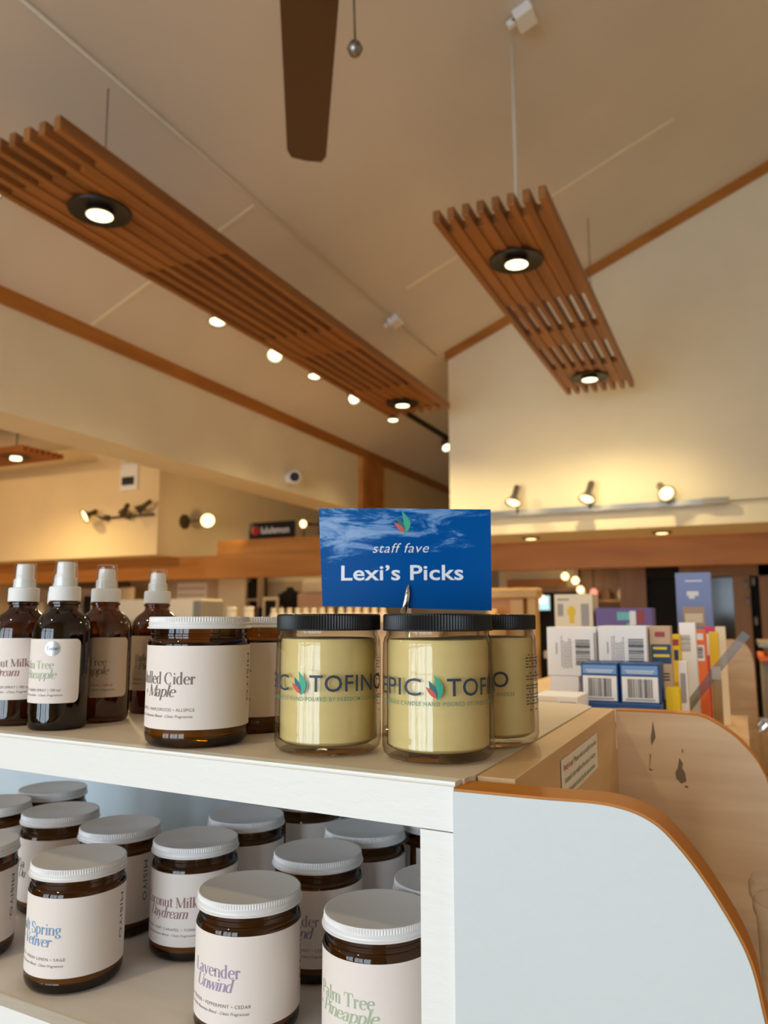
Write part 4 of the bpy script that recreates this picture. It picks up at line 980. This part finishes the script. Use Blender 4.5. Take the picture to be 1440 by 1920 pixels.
MB().box(-.12, .18, -.02, .3, 1.662, 1.83, bev=.05).build('roll', 'cream_surface', t)
# left far background behind the spray bottles
t = thing('wall_shelf', 'beige wall shelf under the beam behind the spray bottles', 'shelf', (-7.4, 7.6, 0))
MB().box(-1.4, .3, 0, .04, 0, 1.78).build('back', 'beige_partition', t)
MB().box(-1.4, .3, -.25, 0, 1.40, 1.43).build('board', 'light_wood', t)
for k in range(7):
    tag(MB().box(-8.6 + k*.21, -8.48 + k*.21, 7.42, 7.55, 1.432, 1.432 + (.16, .22, .12, .18, .24, .14, .2)[k], bev=.01).build('gift_box', ('box_cream', 'crate_grey', 'box_tan', 'cream_surface', 'black_matte', 'box_white', 'box_tan')[k]),
        ('first', 'second', 'third', 'fourth', 'fifth', 'sixth', 'seventh')[k] + ' blurred packet from the left on the beige wall shelf', 'box', 'packets on the wall shelf')
# right part of the back
t = thing('wall_shelf', 'orange wooden wall shelf frame at the back, right of the blue sign', 'shelf', (-2.1, 8.7, 0))
MB().box(-.45, .48, 0, .05, 0, 2.03).build('back', 'cream_surface', t)
MB().box(-.34, .34, -.06, 0, 1.74, 1.825).build('board', 'timber', t); MB().box(-.335, -.28, -.06, 0, 1.66, 1.74).build('bracket', 'timber', t)
MB().box(-.20, .46, -.07, 0, 1.675, 1.725).build('dark_rail', 'brown_wood', t)
MB().box(-.2, .46, -.03, 0, .6, 1.674).build('niche', 'black_matte', t)
t = thing('screen', 'small glowing turquoise screen at the back of the shop', 'screen', (-2.03, 8.58, 1.475))
MB().box(-.105, .105, 0, .03, -.01, .17, bev=.008).build('frame', 'black_metal', t)
MB().box(-.093, .093, -.004, 0, 0, .16).build('display', 'screen_glow', t)
b = MB().lathe([(.001, 0), (.05, 0)], 24, cap0=False, cap1=False, mx=Matrix.Translation((.01, -.006, .12)) @ Matrix.Rotation(PI/2, 4, 'X')); b.build('light_patch', 'screen_spot', t)
gg = 'small lamps at the back right'
for (x, z, m, lb) in ((-1.72, 1.838, 'lamp_glow_warm', 'upper of two small yellow lamps at the back'), (-1.61, 1.79, 'lamp_glow_warm', 'lower of two small yellow lamps at the back'), (-1.56, 1.69, 'small_lamp', 'peach coloured round lamp above the cream carton'), (-1.42, 1.66, 'small_lamp_red', 'reddish round lamp above the purple carton')):
    t = thing('pendant_lamp', lb, 'lamp', (x, 8.4, z), 0, gg)
    MB().lathe([(.002, -.042), (.026, -.034), (.04, -.01), (.04, .012), (.024, .034), (.01, .042)], 20, cap0=False).build('globe', m, t, 60)
    MB().tube([(0, 0, .042), (0, 0, 2.05 - z)], .006, 8).build('cord', 'black_metal', t)
t = thing('display_cabinet', 'dim display cabinet with small goods left of the brown panel', 'cabinet', (-1.35, 8.65, 0))
MB().box(-.29, .35, .05, .1, 0, 2.03).build('back', 'brown_wood', t)
for z in (1.30, 1.56): MB().box(-.29, .35, -.1, .05, z, z+.025).build('shelf', 'light_wood', t)
for k in range(5): tag(MB().lathe([(.025, 0), (.03, .02), (.03, .08), (.015, .10), (.015, .12)], 16, c=(-1.56 + k*.13, 8.6, 1.586)).build('vase', ('cream_surface', 'box_orange', 'brown_wood', 'box_cream', 'cloth_pink')[k]), ('first', 'second', 'third', 'fourth', 'fifth')[k] + ' small bottle from the left in the dim display cabinet', 'bottle', 'bottles in the display cabinet')
struct(MB().box(-1.04, -.80, 7.6, 7.75, 0, 2.046), 'trim_6', 'brown_wood')
struct(MB().box(-.80, -.05, 7.70, 7.72, 0, 1.76).box(-.80, -.53, 7.6, 7.7, 1.76, 2.046).box(-.53, -.25, 7.6, 7.70, 0, 2.046), 'door_1', ['black_matte'])
d = MB().box(-.24, -.05, 7.6, 7.62, 0, 1.75, 0); struct(d, 'door_2', 'black_gloss')
struct(MB().box(-.50, .5, 7.58, 7.68, 1.76, 2.046).box(-.055, .085, 7.56, 7.68, 0, 1.76), 'trim_7', 'brown_wood')
struct(MB().box(.085, .16, 7.66, 7.70, 0, 1.80), 'door_3', 'black_matte')
struct(MB().box(.16, 3.5, 7.58, 7.72, 0, 2.046), 'wall_rear_right', 'brown_wood')
gg = 'door fittings'
for (x, z, lb) in ((.055, 1.68, 'upper pale hinge on the beige door frame at the right'), (.058, 1.53, 'lower pale hinge on the beige door frame at the right'), (.115, 1.71, 'pale fitting high on the black strip at the right edge'), (.118, 1.36, 'pale fitting low on the black strip at the right edge')):
    tag(MB().box(x-.012, x+.012, 7.535, 7.559, z-.035, z+.035, bev=.004).tube([(x, 7.53, z-.04), (x, 7.53, z+.04)], .006, 8).build('door_hinge', 'steel'), lb, 'hinge', gg)
# wooden stand and counter in the middle distance
t = thing('wooden_stand', 'light wooden display stand right of the blue sign', 'stand', (-.87, 3.25, 0))
MB().box(.045, .085, -.03, .03, 0, 1.50, bev=.006).build('post', 'light_wood', t)
MB().box(-.03, .03, -.03, .03, 0, 1.465, bev=.004).build('post', 'light_wood', t)
MB().box(-.14, .095, -.04, .05, 1.466, 1.51, bev=.008).build('top_rail', 'light_wood', t)
MB().box(-.14, -.03, -.02, .03, .6, 1.464).build('side_panel', 'timber', t)
tag(MB().lathe([(.05, 0), (.055, .01), (.055, .07), (.03, .10), (.018, .12), (.018, .15)], 24, c=(-.955, 3.15, 1.27)).build('wooden_vase', 'light_wood'), 'turned wooden vase beside the light wooden stand', 'vase')
tag(MB().box(-1.02, -.90, 3.05, 3.18, 0, 1.269).build('plinth', 'light_wood'), 'wooden plinth below the turned vase', 'plinth')
t = thing('shop_counter', 'tan counter left of the white cartons in the middle distance', 'counter', (-.66, 3.0, 0))
MB().box(-.09, .45, .25, 1.6, 0, 1.215).build('body', 'beige_partition', t); MB().box(-.10, .47, .23, 1.62, 1.216, 1.245).build('worktop', 'counter_grey', t)
for k in range(5): tag(MB().lathe([(.02, 0), (.022, .005), (.022, .08), (.012, .095), (.012, .12)], 16, c=(-.735 + k*.05, 4.3 - k*.06, 1.246)).build('small_bottle', ('cream_surface', 'box_tan', 'cream_surface', 'crate_grey', 'box_cream')[k]), ('first', 'second', 'third', 'fourth', 'fifth')[k] + ' little pale bottle from the left on the tan counter', 'bottle', 'bottles on the tan counter')
# right edge
t = thing('goods_shelf', 'grey goods shelf with an orange edge at the right margin', 'shelf', (.20, 3.7, 0))
MB().box(-.13, .4, 0, .5, 0, 1.20).build('body', 'crate_grey', t); MB().box(-.14, .42, -.02, .52, 1.201, 1.222).build('edge', 'box_orange', t)
MB().box(-.14, .42, -.06, .54, 1.26, 1.28).build('upper_board', 'grey_metal', t); MB().box(-.10, -.08, .2, .24, 1.223, 1.259).build('upright', 'grey_metal', t)
t = thing('silver_bag', 'crinkled silver foil bag at the right margin behind the birch panel', 'bag', (.085, 2.4, .96))
b = MB(); n = 14; rnd = random.Random(2)
grid = [[b.bm.verts.new((-.06 + .12*i/n, -.03*math.sin(PI*i/n)*math.sin(PI*min(1, j/n+.12)) + rnd.uniform(-.006, .006), .15*j/n)) for j in range(n+1)] for i in range(n+1)]
gr2 = [[b.bm.verts.new((-.06 + .12*i/n, .035*math.sin(PI*i/n)*math.sin(PI*min(1, j/n+.12)) + rnd.uniform(-.006, .006) + .01, .15*j/n)) for j in range(n+1)] for i in range(n+1)]
for g2 in (grid, gr2):
    for i in range(n):
        for j in range(n): b.bm.faces.new((g2[i][j], g2[i+1][j], g2[i+1][j+1], g2[i][j+1]))
for i in range(n):
    for j in (0, n): b.bm.faces.new((grid[i][j], grid[i+1][j], gr2[i+1][j], gr2[i][j]))
    for k in (0, n): b.bm.faces.new((grid[k][i], grid[k][i+1], gr2[k][i+1], gr2[k][i]))
b.build('foil', 'chrome', t, 60)
tag(MB().box(.03, .5, 2.3, 2.6, 0, .958).build('plinth', 'brown_wood'), 'dark plinth below the silver bag at the right margin', 'plinth')
spot_light('carton_fill_light', (.55, -.1, 2.9), (-.72, 1.2, -1.55), 62, (1.0, .88, .74), 22, .9, .05)  # added light without a fixture, lifts the cartons' brightness
# added unseen lights without fixtures, to brighten the shop
for (x, y, z, p) in ((1.3, 2.2, 2.95, .8), (.9, 4.2, 2.95, 1.0), (-.95, -.75, 2.95, .6), (-2.6, -.6, 2.4, .6), (-6.5, 2.6, 2.9, 2.2)):  # the one behind the camera at left follows the lit lid crescents
    spot_light('unseen_room_light', (x, y, z), (0, 0, -1), P_ROOM*p, WARM, 165, .9, .05)
for (x, y, z, p) in ((-7.4, 3.6, 2.9, 92), (-5.6, 3.9, 2.7, 64)):
    spot_light('unseen_room_light', (x, y, z), (-.1, 1, -.35), p, (1.0, .68, .34), 100, 1, .06)  # added to brighten the side room bulkhead
for (x, y, z, p) in ((-1.5, 8.0, 1.95, 10), (-4.8, 7.4, 2.6, 10), (-6.8, 7.3, 1.98, 10), (-2.9, 8.8, 2.6, 8), (-.2, 5.4, 2.0, 4)):
    spot_light('unseen_room_light', (x, y, z), (0, .2, -1), p, WARM, 165, .9, .06)  # added weak lights at the back, no lamp bodies
